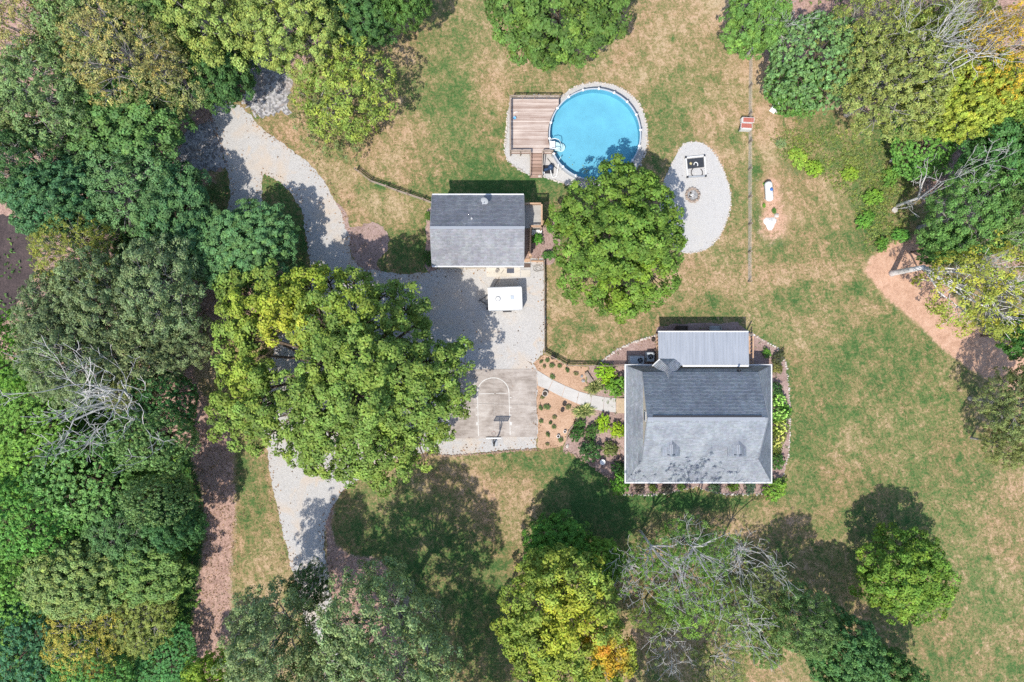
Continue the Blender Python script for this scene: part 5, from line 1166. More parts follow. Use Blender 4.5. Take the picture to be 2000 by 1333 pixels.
TREES = [
 # upper left wood
 ('open',0, 55,55,95,15,G_TAN,'tan-tinged tree in the very top left corner',WL),
 ('oak',0, 175,35,105,15,(.15,.2,.1),'light green tree on the top edge beside the tan corner tree',WL),
 ('open',1, 255,110,115,17,G_TAN,'broad tan-green tree with thinning leaves in the upper left wood',WL),
 ('open',0, 335,165,85,11,(.19,.2,.11),'tan-olive tree with pale branches left of the drive fork',WL),
 ('oak',1, 110,190,115,15,(.14,.19,.1),'grey-green tree on the left edge below the tan corner tree',WL),
 ('maple',0, 250,235,110,11,(.09,.155,.065),'green tree overhanging the dark gap in the upper left wood',WL),
 ('oak',2, 20,235,78,14,(.16,.19,.1),'pale green tree on the left edge above the dark trees',WL),
 ('oak',0, 330,205,42,8,(.11,.17,.07),'smaller green tree just left of the riprap stones',WL),
 ('maple',1, 310,30,80,14,(.12,.18,.08),'mid-green tree on the top edge left of the yellow-green pair',WL),
 ('tulip',0, 408,45,92,14,G_YEL,'yellow-green tree with big leaf clusters on the top edge, left of two',WL),
 ('tulip',1, 575,50,100,14,G_YEL,'yellow-green tree with big leaf clusters on the top edge, right of two',WL),
 ('maple',0, 432,140,74,9,G_DARK,'dark green tree tucked below the left yellow-green tree',WL),
 ('maple',1, 690,25,85,10,G_DARK,'dark green tree on the top edge right of the yellow-green pair',WL),
 ('maple',0, 790,2,55,12,(.08,.14,.05),'small green tree on the top edge next to the dry lawn',WL),
 ('oak',1, 60,330,88,14,(.07,.125,.06),'dark green tree on the left edge above the bare dark gap',WL),
 ('maple',1, 120,392,88,13,(.065,.13,.075),'bluish green tree beside the bare gap on the left edge',WL),
 ('oak',2, 235,365,115,11,(.1,.165,.085),'light-clumped green tree in the middle of the left wood',WL),
 ('maple',0, 345,405,85,9,G_BLU,'bluish green tree left of the west drive branch',WL),
 ('oak',0, 185,440,62,7,(.06,.115,.06),'green tree between the two bluish trees of the left wood',WL),
 ('maple',1, 478,485,100,9,(.085,.155,.08),'bluish green tree between west drive branch and the great maple',WL),
 ('maple',0, 405,480,70,8,G_BLU,'dark bluish tree left of the drive island',WL),
 ('maple',1, 290,495,60,6,(.06,.11,.05),'low dark green tree shaded behind the olive tree',WL),
 ('open',1, 160,505,90,13,G_OLV,'olive yellow tree beside the bare dark gap on the left',WL),
 # grey-green mass
 ('oak',1, 132,610,88,14,(.125,.155,.1),'grey-green tree below the olive tree at left',WL),
 ('oak',2, 215,585,95,15,G_GREY,'grey-green tree in the centre of the grey mass',WL),
 ('oak',0, 320,565,95,14,(.15,.185,.115),'grey-green tree at the right of the grey mass',WL),
 ('oak',1, 150,690,105,15,(.145,.175,.11),'grey-green tree just above the bare dead tree',WL),
 ('oak',0, 265,680,95,11,(.15,.17,.1),'grey-green tree with brown gaps above the dead tree',WL),
 ('oak',2, 345,660,75,9,(.14,.165,.1),'small grey-green tree beside the tan clearing',WL),
 ('oak',2, 260,750,60,10,(.17,.18,.09),'low olive tree to the upper right of the dead tree',WL),
 # lower left, vine mass
 ('dome',0, 25,690,75,10,(.11,.205,.05),'bright green vine-draped tree on the left edge beside the dead tree',WL),
 ('dome',1, 322,775,68,10,(.055,.12,.05),'dark green vine-covered mound right of the dead tree',WL),
 ('dome',0, 70,820,85,8,(.115,.2,.055),'bright green vine mound under the dead tree branches',WL),
 ('dome',1, 305,855,80,13,(.12,.185,.085),'pale green vine-covered tree beside the litter strip',WL),
 ('dome',0, 165,940,105,9,(.1,.18,.07),'rounded green vine-covered tree below the dead tree',WL),
 ('dome',1, 312,975,60,13,(.14,.2,.1),'pale rounded vine-covered tree, smallest of the lower left',WL),
 ('dome',0, 55,900,90,7,(.13,.222,.055),'vivid green low vine mound on the left edge',WL),
 ('maple',0, 345,1012,58,10,(.055,.115,.055),'dark green tree leaning over the litter strip',WL),
 ('dome',1, 60,1010,100,10,(.09,.19,.055),'green vine mound on the left edge below the vivid one',WL),
 ('oak',0, 240,1035,72,8,(.09,.155,.075),'dark green tree between vine mounds of the lower left',WL),
 ('maple',1, 150,1130,95,9,(.165,.21,.095),'light-leaved tree with bright flecks in the lower left',WL),
 ('maple',0, 280,1110,85,7,(.12,.18,.07),'green tree with bright clumps left of the litter strip',WL),
 ('open',1, 170,1235,95,8,(.25,.22,.07),'yellow and orange tinged tree in the lower left',WL),
 ('oak',1, 272,1205,80,6,(.16,.18,.065),'olive green tree beside the orange tinged one',WL),
 ('dome',0, 40,1140,80,8,(.11,.2,.055),'bright green vine mound left of the light-leaved tree',WL),
 ('dome',1, 325,1285,70,4,(.055,.14,.055),'low dark green vine mound near the bottom of the litter strip',WL),
 ('dome',0, 45,1260,100,8,(.045,.11,.065),'dark teal vine mound in the bottom left corner',WL),
 ('dome',1, 180,1315,90,8,(.085,.18,.06),'green vine mound on the bottom edge right of the corner',WL),
 ('maple',0, 418,1318,55,9,(.19,.26,.06),'small yellow-green tree on the bottom edge by the litter strip',WL),
 # bottom centre
 ('oak',0, 540,1240,98,18,(.165,.2,.12),'grey-green oak over the bottom of the drive, left of two',WB),
 ('oak',2, 765,1235,138,21,(.17,.21,.12),'large grey-green oak right of the drive bottom',WB),
 ('oak',1, 605,1145,45,11,(.085,.135,.065),'small dark crown reaching over the narrow drive',WB),
 ('oak',1, 665,1300,80,17,(.13,.165,.1),'grey-green oak crown on the bottom edge between the two oaks',WB),
 ('maple',0, 1085,1058,62,7,(.085,.175,.045),'low green tree above the yellowing maple',WB),
 ('maple',1, 1175,1095,50,8,(.12,.2,.05),'small bright green tree between yellow maple and house',WB),
 ('open',0, 1335,1062,55,6,(.095,.18,.05),'small green tree below the house front',WB),
 ('oak',0, 1560,1205,62,14,(.12,.175,.08),'green tree with pale clumps left of the round lawn tree',WB),
 ('maple',1, 1640,1275,85,13,(.075,.145,.065),'dark green tree on the bottom edge below the round lawn tree',WB),
 ('maple',0, 1745,1325,60,8,(.07,.13,.05),'low dark green tree on the bottom edge near the open lawn',WB),
 ('open',1, 1500,1150,55,8,(.17,.2,.1),'pale thin tree right of the bare branched trees',WB),
 ('open',0, 1262,1085,42,6,(.1,.19,.05),'small green tree at the left foot of the half-dead trees',WB),
 ('open',1, 1388,1075,48,7,(.11,.19,.055),'small green tree at the right foot of the half-dead trees',WB),
 ('open',0, 1345,1175,68,8,(.13,.22,.06),'green undergrowth tree amid the half-dead trees',WB),
 ('open',1, 1430,1190,68,9,(.15,.22,.08),'pale green tree under the spreading bare twigs',WB),
 ('open',0, 1275,1200,45,7,(.13,.19,.06),'thin green tree right beside the orange maple side',WB),
 ('open',1, 1400,1300,60,8,(.16,.19,.09),'pale thin-leaved tree on the bottom edge among bare twigs',WB),
 ('oak',2, 1490,1245,50,9,(.14,.19,.08),'grey-green small tree left of the dark bottom tree',WB),
 ('oak',0, 830,1480,110,20,(.13,.17,.09),'thin tree standing just beyond the bottom edge, nearest the large oak',WB),
 ('oak',1, 955,1520,125,22,(.13,.17,.09),'thin tree standing beyond the bottom edge below the middle lawn',WB),
 ('oak',2, 700,1500,110,20,(.13,.17,.09),'thin tree standing beyond the bottom edge below the drive',WB),
 ('maple',1, 1300,1480,110,18,(.12,.17,.06),'tree standing beyond the bottom edge below the half-dead trees',WB),
 # right
 ('open',1, 1840,20,95,13,(.17,.19,.07),'olive tree under the bare limbs of the top right dead tree',WR),
 ('oak',0, 1800,110,90,12,(.15,.18,.06),'low olive tree beneath the left side of the top right dead tree',WR),
 ('maple',0, 1475,45,70,11,(.11,.185,.065),'green tree at the top of the wire fence',WR),
 ('dome',1, 1590,125,104,12,(.115,.185,.09),'big rounded pale green tree at the upper right wood edge',WR),
 ('dome',0, 1555,175,60,8,(.1,.185,.06),'bright green bushy tree beside the fallen log',WR),
 ('oak',1, 1740,165,120,15,(.19,.205,.085),'broad olive green tree left of the top right dead tree',WR),
 ('open',0, 1690,60,85,14,(.17,.19,.075),'olive tree on the top edge above the broad olive one',WR),
 ('open',1, 1955,115,100,18,(.34,.24,.06),'orange and yellow autumn tree in the top right corner',WR),
 ('maple',1, 1880,190,95,14,(.22,.25,.065),'yellow-green tree below the top right dead tree',WR),
 ('dome',0, 1800,285,70,5,(.1,.2,.06),'bright green low thicket at the right wood edge',WR),
 ('maple',0, 1965,235,70,12,(.16,.21,.06),'yellow-green tree on the right edge under the orange one',WR),
 ('maple',0, 1955,325,85,13,(.07,.145,.06),'dark green tree on the right edge above the bare limbs',WR),
 ('oak',2, 1885,420,95,13,(.1,.175,.065),'mid-green tree above the leaning trunk tree',WR),
 ('oak',0, 1975,420,80,14,(.12,.175,.075),'pale green tree on the right edge beside mid-green one',WR),
 ('maple',1, 1840,480,45,9,(.07,.14,.05),'small dark green tree at the top of the dirt track',WR),
 ('oak',1, 1985,790,72,12,(.15,.17,.085),'grey-olive tree on the right edge below the dirt track',WR),
 ('oak',2, 1965,870,48,9,(.17,.18,.085),'smaller grey-olive tree on the right edge, lower of two',WR),
 ('maple',0, 1995,655,45,10,(.06,.13,.045),'dark green tree on the right edge at the dirt track',WR),
]
for tr in TREES: place(*tr)

# -------- individually shaped trees
def lobes_px(base, L):
    """(px, py, z, r_px, rz) seen from the drone -> metres round the trunk base"""
    out = []
    for px, py, z, rp, rz in L:
        x, y = W(px, py, z); r = max(.5, rp * SP * (1 - z / HC) - .42); out.append((x - base[0], y - base[1], z, r, r, max(.5, rz - .3)))
    return out
def hero(name, base, L, h, tr, seed, label, tint, group=None, zs=1.0, **k):
    L = [(a, b, c * zs, d, e) for a, b, c, d, e in L]
    t = build_tree(name, lobes_px(base, L), h, tr, seed, tint=tint, **k); t.location = (base[0], base[1], 0); tag(t, label, 'tree', group); return t
def yellowpatch(base, spots):
    P = [(np.array([W(px, py, z)[0] - base[0], W(px, py, z)[1] - base[1]]), rp * SP, np.array(c)) for px, py, z, rp, c in spots]
    def f(c, col, rng):
        for q, r, cc in P:
            w = np.exp(-((np.linalg.norm(c[:, :2] - q, axis=1) + rng.normal(0, .25 * r, len(c))) / r) ** 4)[:, None]; col = col * (1 - w) + cc * w * rng.normal(1, .12, (len(c), 1))
        return col
    return f
B = W(715, 715)
hero('great_maple', B, [(px, py, z, r, r * .042) for px, py, z, r in [(475,600,9,42),(500,655,9.5,36),(450,690,8,36),(492,735,10,42),(455,790,8,42),(430,825,6.5,24),(502,800,10,46),(520,855,7.5,36),(470,850,6.5,30),
 (460,560,7.5,38),(515,545,8,36),(545,612,11.5,46),(600,562,9,38),(640,545,7,32),(692,545,7.5,34),(745,572,8,32),(622,622,13.5,48),(692,618,14,50),(760,640,12,46),
 (800,600,9,36),(822,628,8,20),(842,705,11,42),(885,690,8.5,34),(872,745,10,40),(882,790,8.5,34),(850,832,8,36),(802,800,12.5,50),(822,872,7.5,34),(782,720,14.5,52),
 (705,700,17,58),(645,690,16,40),(702,780,16.5,58),(632,775,14.5,50),(585,765,12,36),(562,815,9.5,38),(640,845,12,48),(720,862,11,50),(780,882,9,40),(622,892,8.5,34),(682,915,7.5,34),(742,928,6.5,32),(792,914,6.5,26),(600,850,9,30),(700,740,12,110),(790,760,9,85),(640,660,9,60),(480,640,7,50),(480,770,7,55),(620,870,7,55),(720,880,7,60),(560,590,8,50)]],
 18, .55, 5, 'great spreading maple between the gravel yard and the drive', (.132, .18, .058), d=1.25, leaf=.32, dens=150, yellow=.28, zmin=2.5, twigs=8, inner=.45, under=-.3,
 recol=yellowpatch(B, [(545,625,12,55,(2.1,1.45,.8)),(500,600,9,40,(1.6,1.3,.8)),(620,555,9,45,(1.7,1.4,.8)),(480,740,8,35,(1.5,1.25,.8)),(700,600,13,30,(1.4,1.2,.8))]))
B = W(1196, 478)
hero('shade_maple', B, [(1210,470,9.5,72,3.6),(1150,420,8,62,3),(1210,390,8.5,58,2.8),(1265,412,8.5,52,2.8),(1280,480,8.5,50,2.8),(1140,480,8,58,3),(1150,540,7,52,2.8),(1215,550,7.5,62,3),(1270,540,7.5,52,2.8),
 (1215,590,5.5,35,2.2),(1200,340,6,28,2),(1250,372,6.5,36,2.2),(1303,460,6,24,1.8),(1120,430,6,34,2.2),(1185,480,12,50,2.4),(1240,450,12,55,2.4)],
 13.5, .4, 6, 'full green maple between garage and fire pit patio', (.1, .155, .042), d=1.2, leaf=.31, dens=140, yellow=.35, zmin=1.6, under=-.5, recol=yellowpatch(B, [(1330,458,6,10,(2.4,1.7,.5)),(1200,570,7,25,(1.5,1.3,.8)),(1265,540,8,22,(1.5,1.3,.8))]))
B = W(1085, 120)
hero('lawn_maple', B, [(1090,30,11,80,3.8),(1020,45,9.5,60,3),(1150,40,9.5,62,3),(1060,90,8,45,2.6),(1085,105,6,32,2.4),(1130,75,8.5,45,2.6),(1190,30,8,40,2.6),(1010,10,9,55,3),(1100,-30,11,80,3.2),(1010,85,6.5,28,2.2)],
 15, .4, 7, 'dense green maple on the top edge of the dry lawn', (.085, .135, .045), d=1.2, leaf=.31, dens=140, yellow=.4, zmin=1.6)
B = W(1690, 1078)
hero('lawn_tree', B, [(1762,1122,6.2,72,3.4),(1720,1090,5.5,42,2.4),(1790,1085,6,45,2.4),(1810,1130,5.5,46,2.6),(1770,1165,5,50,2.6),(1715,1145,4.8,44,2.4),(1750,1060,5.5,32,2),(1830,1150,5,28,2),(1762,1120,8.5,45,2)],
 10.5, .25, 8, 'round bright green tree standing alone on the lawn', (.105, .17, .042), d=1.05, leaf=.28, dens=150, yellow=.5, zmin=.8, under=-.6)
B = W(1085, 1110)
hero('yellowing_maple', B, [(1100,1200,9,95,4),(1040,1190,7,62,3),(1050,1250,7.5,65,3),(1120,1140,9.5,62,2.8),(1060,1120,6.5,50,2.6),(1150,1200,9,55,2.8),(1180,1250,7,48,2.6),(1110,1270,8.5,70,3),(1150,1310,7,55,2.6),(1200,1290,5,38,2.2),(1010,1230,5.5,38,2.4),(1100,1320,7,60,2.6)],
 13, .35, 9, 'maple turning yellow with an orange side on the bottom edge', (.155, .195, .055), WB, zs=1.35, d=1.15, leaf=.3, dens=135, yellow=.5, zmin=1.2, recol=yellowpatch(B, [(1105,1165,10,42,(1.9,1.4,.8)),(1080,1200,9,26,(1.8,1.4,.8)),(1195,1260,7,32,(2.7,1.15,.6)),(1160,1235,8,24,(2.7,1.4,.7)),(1165,1225,9,12,(2.9,1.0,.6))]))
B = W(640, 240)
hero('slender_leaved_tree', B, [(685,185,7,62,3),(640,160,6.5,48,2.6),(720,150,7,48,2.6),(735,200,6,42,2.4),(690,120,6.5,42,2.4),(650,225,5,48,2.4),(700,240,4.5,38,2),(620,200,5,36,2.2)],
 10, .25, 10, 'loose light green tree beside the riprap, above the rail fence', (.17, .215, .07), WL, d=1.0, leaf=.36, dens=70, ratio=.38, yellow=.5, zmin=.8, keep=.85, bark='bark_pale')
B = W(610, 225)
hero('low_bush_tree', B, [(640,275,2.2,42,1.6),(600,245,2,32,1.5),(680,280,2.2,35,1.6),(585,200,2,22,1.4)], 4, .14, 12, 'low grey-green bush below the loose light green tree', (.125, .145, .075), WL, d=.8, leaf=.24, dens=80, ratio=.5, zmin=.3, keep=.8)
B = W(1742, 534)
hero('leaning_tree', B, [(1880,560,9,70,3),(1930,520,10,60,3),(1940,590,9,65,3),(1885,610,7.5,48,2.4),(1975,560,10,50,2.8),(1855,530,7.5,36,2.2),(1980,625,8,42,2.4)],
 13, .3, 13, 'olive tree with pale leaning trunk over the dirt track', (.2, .21, .06), WR, d=1.05, leaf=.27, dens=85, ratio=.5, yellow=.5, zmin=2, keep=.85, bark='dead_wood', twigs=16, inner=.12)

# -------- bare trees
def skeleton(seed, h, spread, levels=5, start=.3, r0=.24, kids=(2, 3), up=.25, rmin=.03):
    rr = random.Random(seed); mb = MB(); tips = []
    def grow(p, d, L, r, lv):
        n = 3; pts = [p]; dd = d.copy(); rads = [r]
        for k in range(n):
            dd = (dd + Vector((rr.gauss(0, .16), rr.gauss(0, .16), rr.gauss(.03, .1)))).normalized(); pts.append(pts[-1] + dd * (L / n)); rads.append(r * (1 - .45 * (k + 1) / n))
        rads = [max(q, rmin) for q in rads]; mb.tube([tuple(q) for q in pts], rads, 6 if lv < 2 else (4 if lv < 4 else 3), False)
        if lv >= levels: tips.append(pts[-1]); return
        for _ in range(rr.randint(*kids) if lv < 3 else rr.randint(1, 3)):
            i = rr.choice([1, 2, 3, 3]); ax = Vector((rr.gauss(0, 1), rr.gauss(0, 1), rr.gauss(0, .5) + up)).normalized()
            nd = (dd * rr.uniform(.5, .9) + ax * rr.uniform(.5, .95)); nd.z = nd.z * (.75 if lv < 3 else .9); grow(pts[i], nd.normalized(), L * rr.uniform(.55, .82), rads[i] * rr.uniform(.58, .8), lv + 1)
    mb.tube([(0, 0, -.1), (0, 0, h * start * .5), (.1, .05, h * start)], [r0 * 1.3, r0 * 1.05, r0], 8)
    nb = 5
    for k in range(nb):
        a = k * 2 * math.pi / nb + rr.uniform(-.3, .3); grow(Vector((.1, .05, h * start - rr.uniform(0, .8))), Vector((math.cos(a) * spread, math.sin(a) * spread, 1)).normalized(), h * .34, r0 * .62, 1)
    grow(Vector((.1, .05, h * start)), Vector((.1, .1, 1)).normalized(), h * .3, r0 * .7, 1)
    return mb, tips
def bare(name, px, py, ztop, h, spread, seed, label, group, scale=1.0, levels=5, leafy=None, mat='dead_wood', r0=.3):
    x, y = W(px, py, ztop); t = thing(name, label, 'tree', (x, y, 0), group); mb, tips = skeleton(seed, h, spread, levels, r0=r0)
    mb.build('branches', mat, t, True, True); t.scale = (scale, scale, 1)
    if leafy:
        rng = np.random.default_rng(seed); frac, dens, leaf, tint, zlim = leafy; P = np.array([tuple(q) for q in tips if q.z < h * zlim]); P = P[rng.random(len(P)) < frac]
        c = P + rng.normal(0, .25, P.shape); r = rng.uniform(.35, .65, len(c)); o = unit(np.stack([c[:, 0], c[:, 1], np.full(len(c), 3.0)], 1))
        V, Q, C = leaves(c, r, o, dens, leaf, rng, .5, .3, mound_colours(len(c), rng, .14, .4)); cr = np_obj('foliage', np_mesh('foliage', V, Q, C), 'leaf', t); set_tint(cr, tint)
    return t
bare('dead_tree', 140, 795, 16, 22, 1.0, 3, 'large bare grey dead tree in the lower left wood', WL, .62, 6, r0=.45)
bare('dead_tree', 1860, 85, 16, 21, 1.0, 8, 'large bare white dead tree in the top right corner', WR, .5, 6, r0=.5)
bare('dead_tree', 1530, 22, 11, 14, .6, 12, 'small bare snag between green trees at the top of the fence', WR, .4, 5)
bare('dead_tree', 1900, 350, 13, 16, 1.1, 14, 'bare white limbs against dark green trees on the right', WR, .5, 5)
bare('dead_tree', 1965, 515, 12, 15, 1.0, 15, 'pale bare crown behind the leaning olive tree', WR, .4, 5)
bare('half_dead_tree', 1405, 1130, 15, 20, .7, 21, 'half-dead tree with pale bare twigs below the house, right of three', WB, .5, 5, (.8, 190, .26, (.14, .21, .085), .85), r0=.3)
bare('half_dead_tree', 1235, 1140, 10, 13, .7, 22, 'half-dead tree with forked white branches beside the yellow maple', WB, .5, 5, (.75, 170, .26, (.11, .18, .055), .7), r0=.3)
bare('half_dead_tree', 1310, 1125, 15, 20, .65, 23, 'half-dead tree with a tall bare leader below the house, middle of three', WB, .42, 5, (.8, 190, .26, (.12, .2, .06), .85), r0=.3)
bare('half_dead_tree', 1455, 1250, 10, 14, .85, 24, 'half-dead tree with spreading pale twigs on the bottom edge', WB, .6, 5, (.75, 170, .26, (.14, .19, .08), .75), r0=.3)
bare('half_dead_tree', 1320, 1290, 9, 12, .8, 25, 'thin half-dead tree on the bottom edge right of the yellow maple', WB, .6, 5, (.75, 170, .24, (.15, .18, .09), .75), r0=.2)
bare('half_dead_tree', 1470, 1105, 10, 14, .75, 26, 'half-dead pale tree nearest the open lawn', WB, .55, 5, (.352, 100, .24, (.14, .2, .08), .8), r0=.2)

# -------- shrubs and bed plants
SHR = {}
def shrub_proto(kind):
    if kind in SHR: return SHR[kind]
    rng = np.random.default_rng(len(SHR) + 40)
    if kind == 'leafy':
        L = [(0, 0, .45, .8, .8, .5)] + [(.5 * math.cos(a), .5 * math.sin(a), .5, .42, .42, .38) for a in np.arange(6) * 1.047]
        c, r, o, l = mounds(L, .3, rng, .05, (.5, .8), .2, 1, -.3); V, Q, C = leaves(c, r, o, 380, .17, rng, .6, .3, mound_colours(len(c), rng, .16, .3))
    elif kind == 'spiky':
        n = 420; th = rng.uniform(0, 6.28, n); el = rng.uniform(.25, 1.35, n); L = rng.uniform(.6, 1.15, n); d = np.stack([np.cos(th) * np.cos(el), np.sin(th) * np.cos(el), np.sin(el)], 1); sd_ = unit(np.cross(d, np.array([0, 0, 1.]))) * .045
        b = rng.normal(0, .12, (n, 3)) * np.array([1, 1, 0]); tip = b + d * L[:, None] - np.array([0, 0, .25]) * (L ** 2)[:, None] + np.array([0, 0, .05]); md = b + d * (L * .55)[:, None]
        V = np.stack([b - sd_ * .5, md + sd_, tip, md - sd_], 1).reshape(-1, 3); Q = np.arange(n * 4).reshape(n, 4); pale = rng.random(n) < .45; C = np.where(pale[:, None], np.array([2.6, 2.1, 2.4]), np.array([.8, .9, .8])) * rng.normal(1, .15, (n, 1))
    elif kind == 'bloom':
        L = [(0, 0, .55, .8, .8, .55)] + [(.45 * math.cos(a), .45 * math.sin(a), .6, .45, .45, .42) for a in np.arange(5) * 1.257]
        c, r, o, l = mounds(L, .34, rng, .05, (.5, .8), .2, 1, -.3); V, Q, C = leaves(c, r, o, 300, .18, rng, .6, .3, mound_colours(len(c), rng, .15, .3))
        up = o[:, 2] > .25; c2 = c[up][rng.random(up.sum()) < .5]; c2 = c2 + np.array([0, 0, .14]); n2 = len(c2)
        V2, Q2, C2 = leaves(c2, rng.uniform(.13, .2, n2), np.tile([0, 0, 1.], (n2, 1)), 1500, .085, rng, .9, .4, np.tile([[5.2, 3.1, 5.2]], (n2, 1)))
        Q = np.concatenate([Q, Q2 + len(V)]); V = np.concatenate([V, V2]); C = np.concatenate([C, C2])
    SHR[kind] = np_mesh(kind + '_foliage', V, Q, C); return SHR[kind]
def shrub(kind, px, py, rpx, h, tint, label, group=None, cat='shrub', name=None):
    me = shrub_proto(kind); o = np_obj(name or {'leafy': 'shrub', 'spiky': 'spiky_plant', 'bloom': 'hydrangea'}[kind], me, 'leaf'); x, y = W(px, py, h * .5); s = rpx * SP
    o.location = (x, y, 0); q = trng.uniform(.78, 1.28); s *= 1.08; o.scale = (s * q, s / q, h * trng.uniform(.85, 1.15)); o.rotation_euler.z = trng.uniform(0, 6.28); set_tint(o, tint); tag(o, label, cat, group); return o
LIME, GRN, DK, OLV = (.2, .31, .045), (.12, .22, .05), (.045, .1, .035), (.12, .14, .06)
HB = 'shrubs around the house'
for s in [('leafy',1183,727,17,1.3,LIME,'lime green shrub beside the plank bench'),('leafy',1204,756,19,1.5,GRN,'green shrub against the porch eave above the walkway'),('leafy',1188,746,11,1.0,(.22,.3,.04),'small yellow-green shrub between lime and green shrubs'),
 ('spiky',1162,757,17,.9,(.14,.15,.075),'variegated spiky plant above the walkway'),('spiky',1141,804,19,1.0,(.15,.165,.08),'variegated spiky plant below the walkway'),('leafy',1132,828,9,.7,(.08,.15,.05),'small green shrub under the lower spiky plant'),
 ('leafy',1127,847,13,1.0,DK,'dark green shrub at the edge of the tan bed'),('leafy',1156,843,13,1.0,(.06,.11,.04),'dark shrub in the middle of the brown bed'),('leafy',1178,827,14,1.0,(.22,.32,.045),'round lime shrub below the walkway, left of two'),
 ('leafy',1206,840,14,1.0,(.23,.31,.045),'round lime shrub below the walkway, right of two'),('leafy',1152,880,19,1.5,(.045,.09,.04),'largest dark glossy shrub near the curved stone edge'),('leafy',1191,877,14,1.0,OLV,'olive shrub above the bird bath'),
 ('leafy',1208,915,13,1.6,(.04,.085,.035),'dark shrub tucked against the lower left house corner'),('leafy',1212,942,19,2.0,(.11,.22,.05),'bright green shrub at the lower left house corner'),('leafy',1513,955,20,1.6,(.15,.24,.06),'bright feathery shrub at the lower right house corner'),
 ('leafy',1520,699,12,1.0,(.07,.075,.05),'dark purplish shrub beside the upper right house corner'),('leafy',1517,720,10,.8,(.16,.15,.07),'olive-yellow shrub right of the house, second from top'),('leafy',1514,760,12,1.2,(.05,.1,.045),'dark shrub at the top of the flowering row'),
 ('bloom',1519,782,14,1.3,(.11,.2,.055),'cream-flowered hydrangea right of the house, topmost'),('bloom',1520,808,16,1.4,(.1,.18,.05),'cream-flowered hydrangea right of the house, second from top'),('bloom',1521,834,16,1.4,(.13,.17,.05),'cream-flowered hydrangea right of the house, third from top'),
 ('bloom',1518,858,14,1.3,(.15,.17,.06),'cream-flowered hydrangea right of the house, lowest'),('leafy',1516,878,11,1.1,(.12,.14,.05),'olive shrub under the lowest hydrangea'),('leafy',1517,900,14,1.4,(.06,.12,.045),'dark green shrub near the lower end of the right bed'),
 ('leafy',1535,800,9,.4,(.12,.24,.05),'low bright green plant inside the right stone edge'),('leafy',1497,690,8,.7,(.1,.2,.05),'small green shrub in the shaded nook right of the rear porch'),
 ('leafy',1248,955,9,.8,(.12,.1,.1),'greyish plant below the house front, leftmost'),('leafy',1275,954,8,.7,(.14,.18,.06),'yellow-green plant below the house front'),('leafy',1303,955,10,.8,(.12,.11,.11),'greyish lavender plant below the house front'),
 ('leafy',1395,953,10,.8,(.1,.15,.1),'blue-green plant below the house front, right half'),('leafy',1432,952,9,.7,(.15,.22,.06),'bright small plant below the house front'),('leafy',1465,953,11,.9,(.07,.11,.09),'dark blue-green plant below the house front near right end'),('leafy',1330,950,8,.6,(.1,.16,.05),'small green plant at the centre of the house front')]: shrub(*s, HB)
GB = 'plants around the garage'
for s in [('leafy',1050,467,10,1.1,(.08,.2,.045),'green shrub beside the garage stair'),('leafy',1072,499,10,.9,(.07,.15,.05),'dark green shrub in the mulch under the shade maple'),('leafy',1070,437,8,.7,(.13,.17,.05),'olive plant beside the garage landing'),('leafy',1074,447,7,.8,(.09,.2,.05),'small green plant right of the garage landing'),
 ('leafy',836,422,7,.9,(.1,.17,.05),'small shrub above the garage heat pump'),('leafy',836,498,8,1.0,(.05,.11,.04),'dark shrub below the garage heat pump'),('leafy',837,512,7,.9,(.06,.12,.045),'dark shrub at the lower left garage corner')]: shrub(*s, GB)
TB = 'small plants in the tan mulch bed'
TBL = ['small green clump at the top corner of the tan bed by the gravel', 'small green clump of the tan bed beside the fence corner', 'olive tuft just below the fence corner clumps', 'green clump of the tan bed under the stubby post', 'green clump along the fence right of the stubby post', 'dark clump of the tan bed where the fence bends', 'green clump touching the upper edge of the walkway', 'olive tuft left of the two round grey rocks', 'green clump against the court edge level with the court joint', 'wider green clump just right of the court-edge clump', 'olive tuft in the middle of the lower tan bed', 'green clump against the court edge, lower of two', 'dark small clump in the lower tan bed', 'green clump just below the dark small clump', 'dark clump near the bottom of the tan bed', 'green clump beside the small white-rimmed pot', 'olive tuft at the very bottom of the tan bed', 'olive tuft between the dark pots and the lower spiky plant', 'olive tuft just below the round pale planter']
for i, (px, py, r, c) in enumerate([(1057,707,4,0),(1069,704,5,0),(1063,716,4,1),(1078,714,6,0),(1093,715,5,0),(1108,723,5,2),(1079,736,6,0),(1125,730,5,1),(1056,797,5,0),(1068,795,7,0),(1083,815,5,1),(1057,823,5,0),(1075,826,4,2),(1082,834,5,0),(1070,849,5,2),(1095,859,6,0),(1069,868,4,1),(1110,795,6,1),(1060,776,5,1)]):
    shrub('leafy', px, py, r * .8, .3, [(.1, .14, .07), (.15, .15, .09), (.05, .1, .04)][c], TBL[i], TB, 'plant', 'bed_plant')
RG = 'bushes on the rough ground by the right wood'
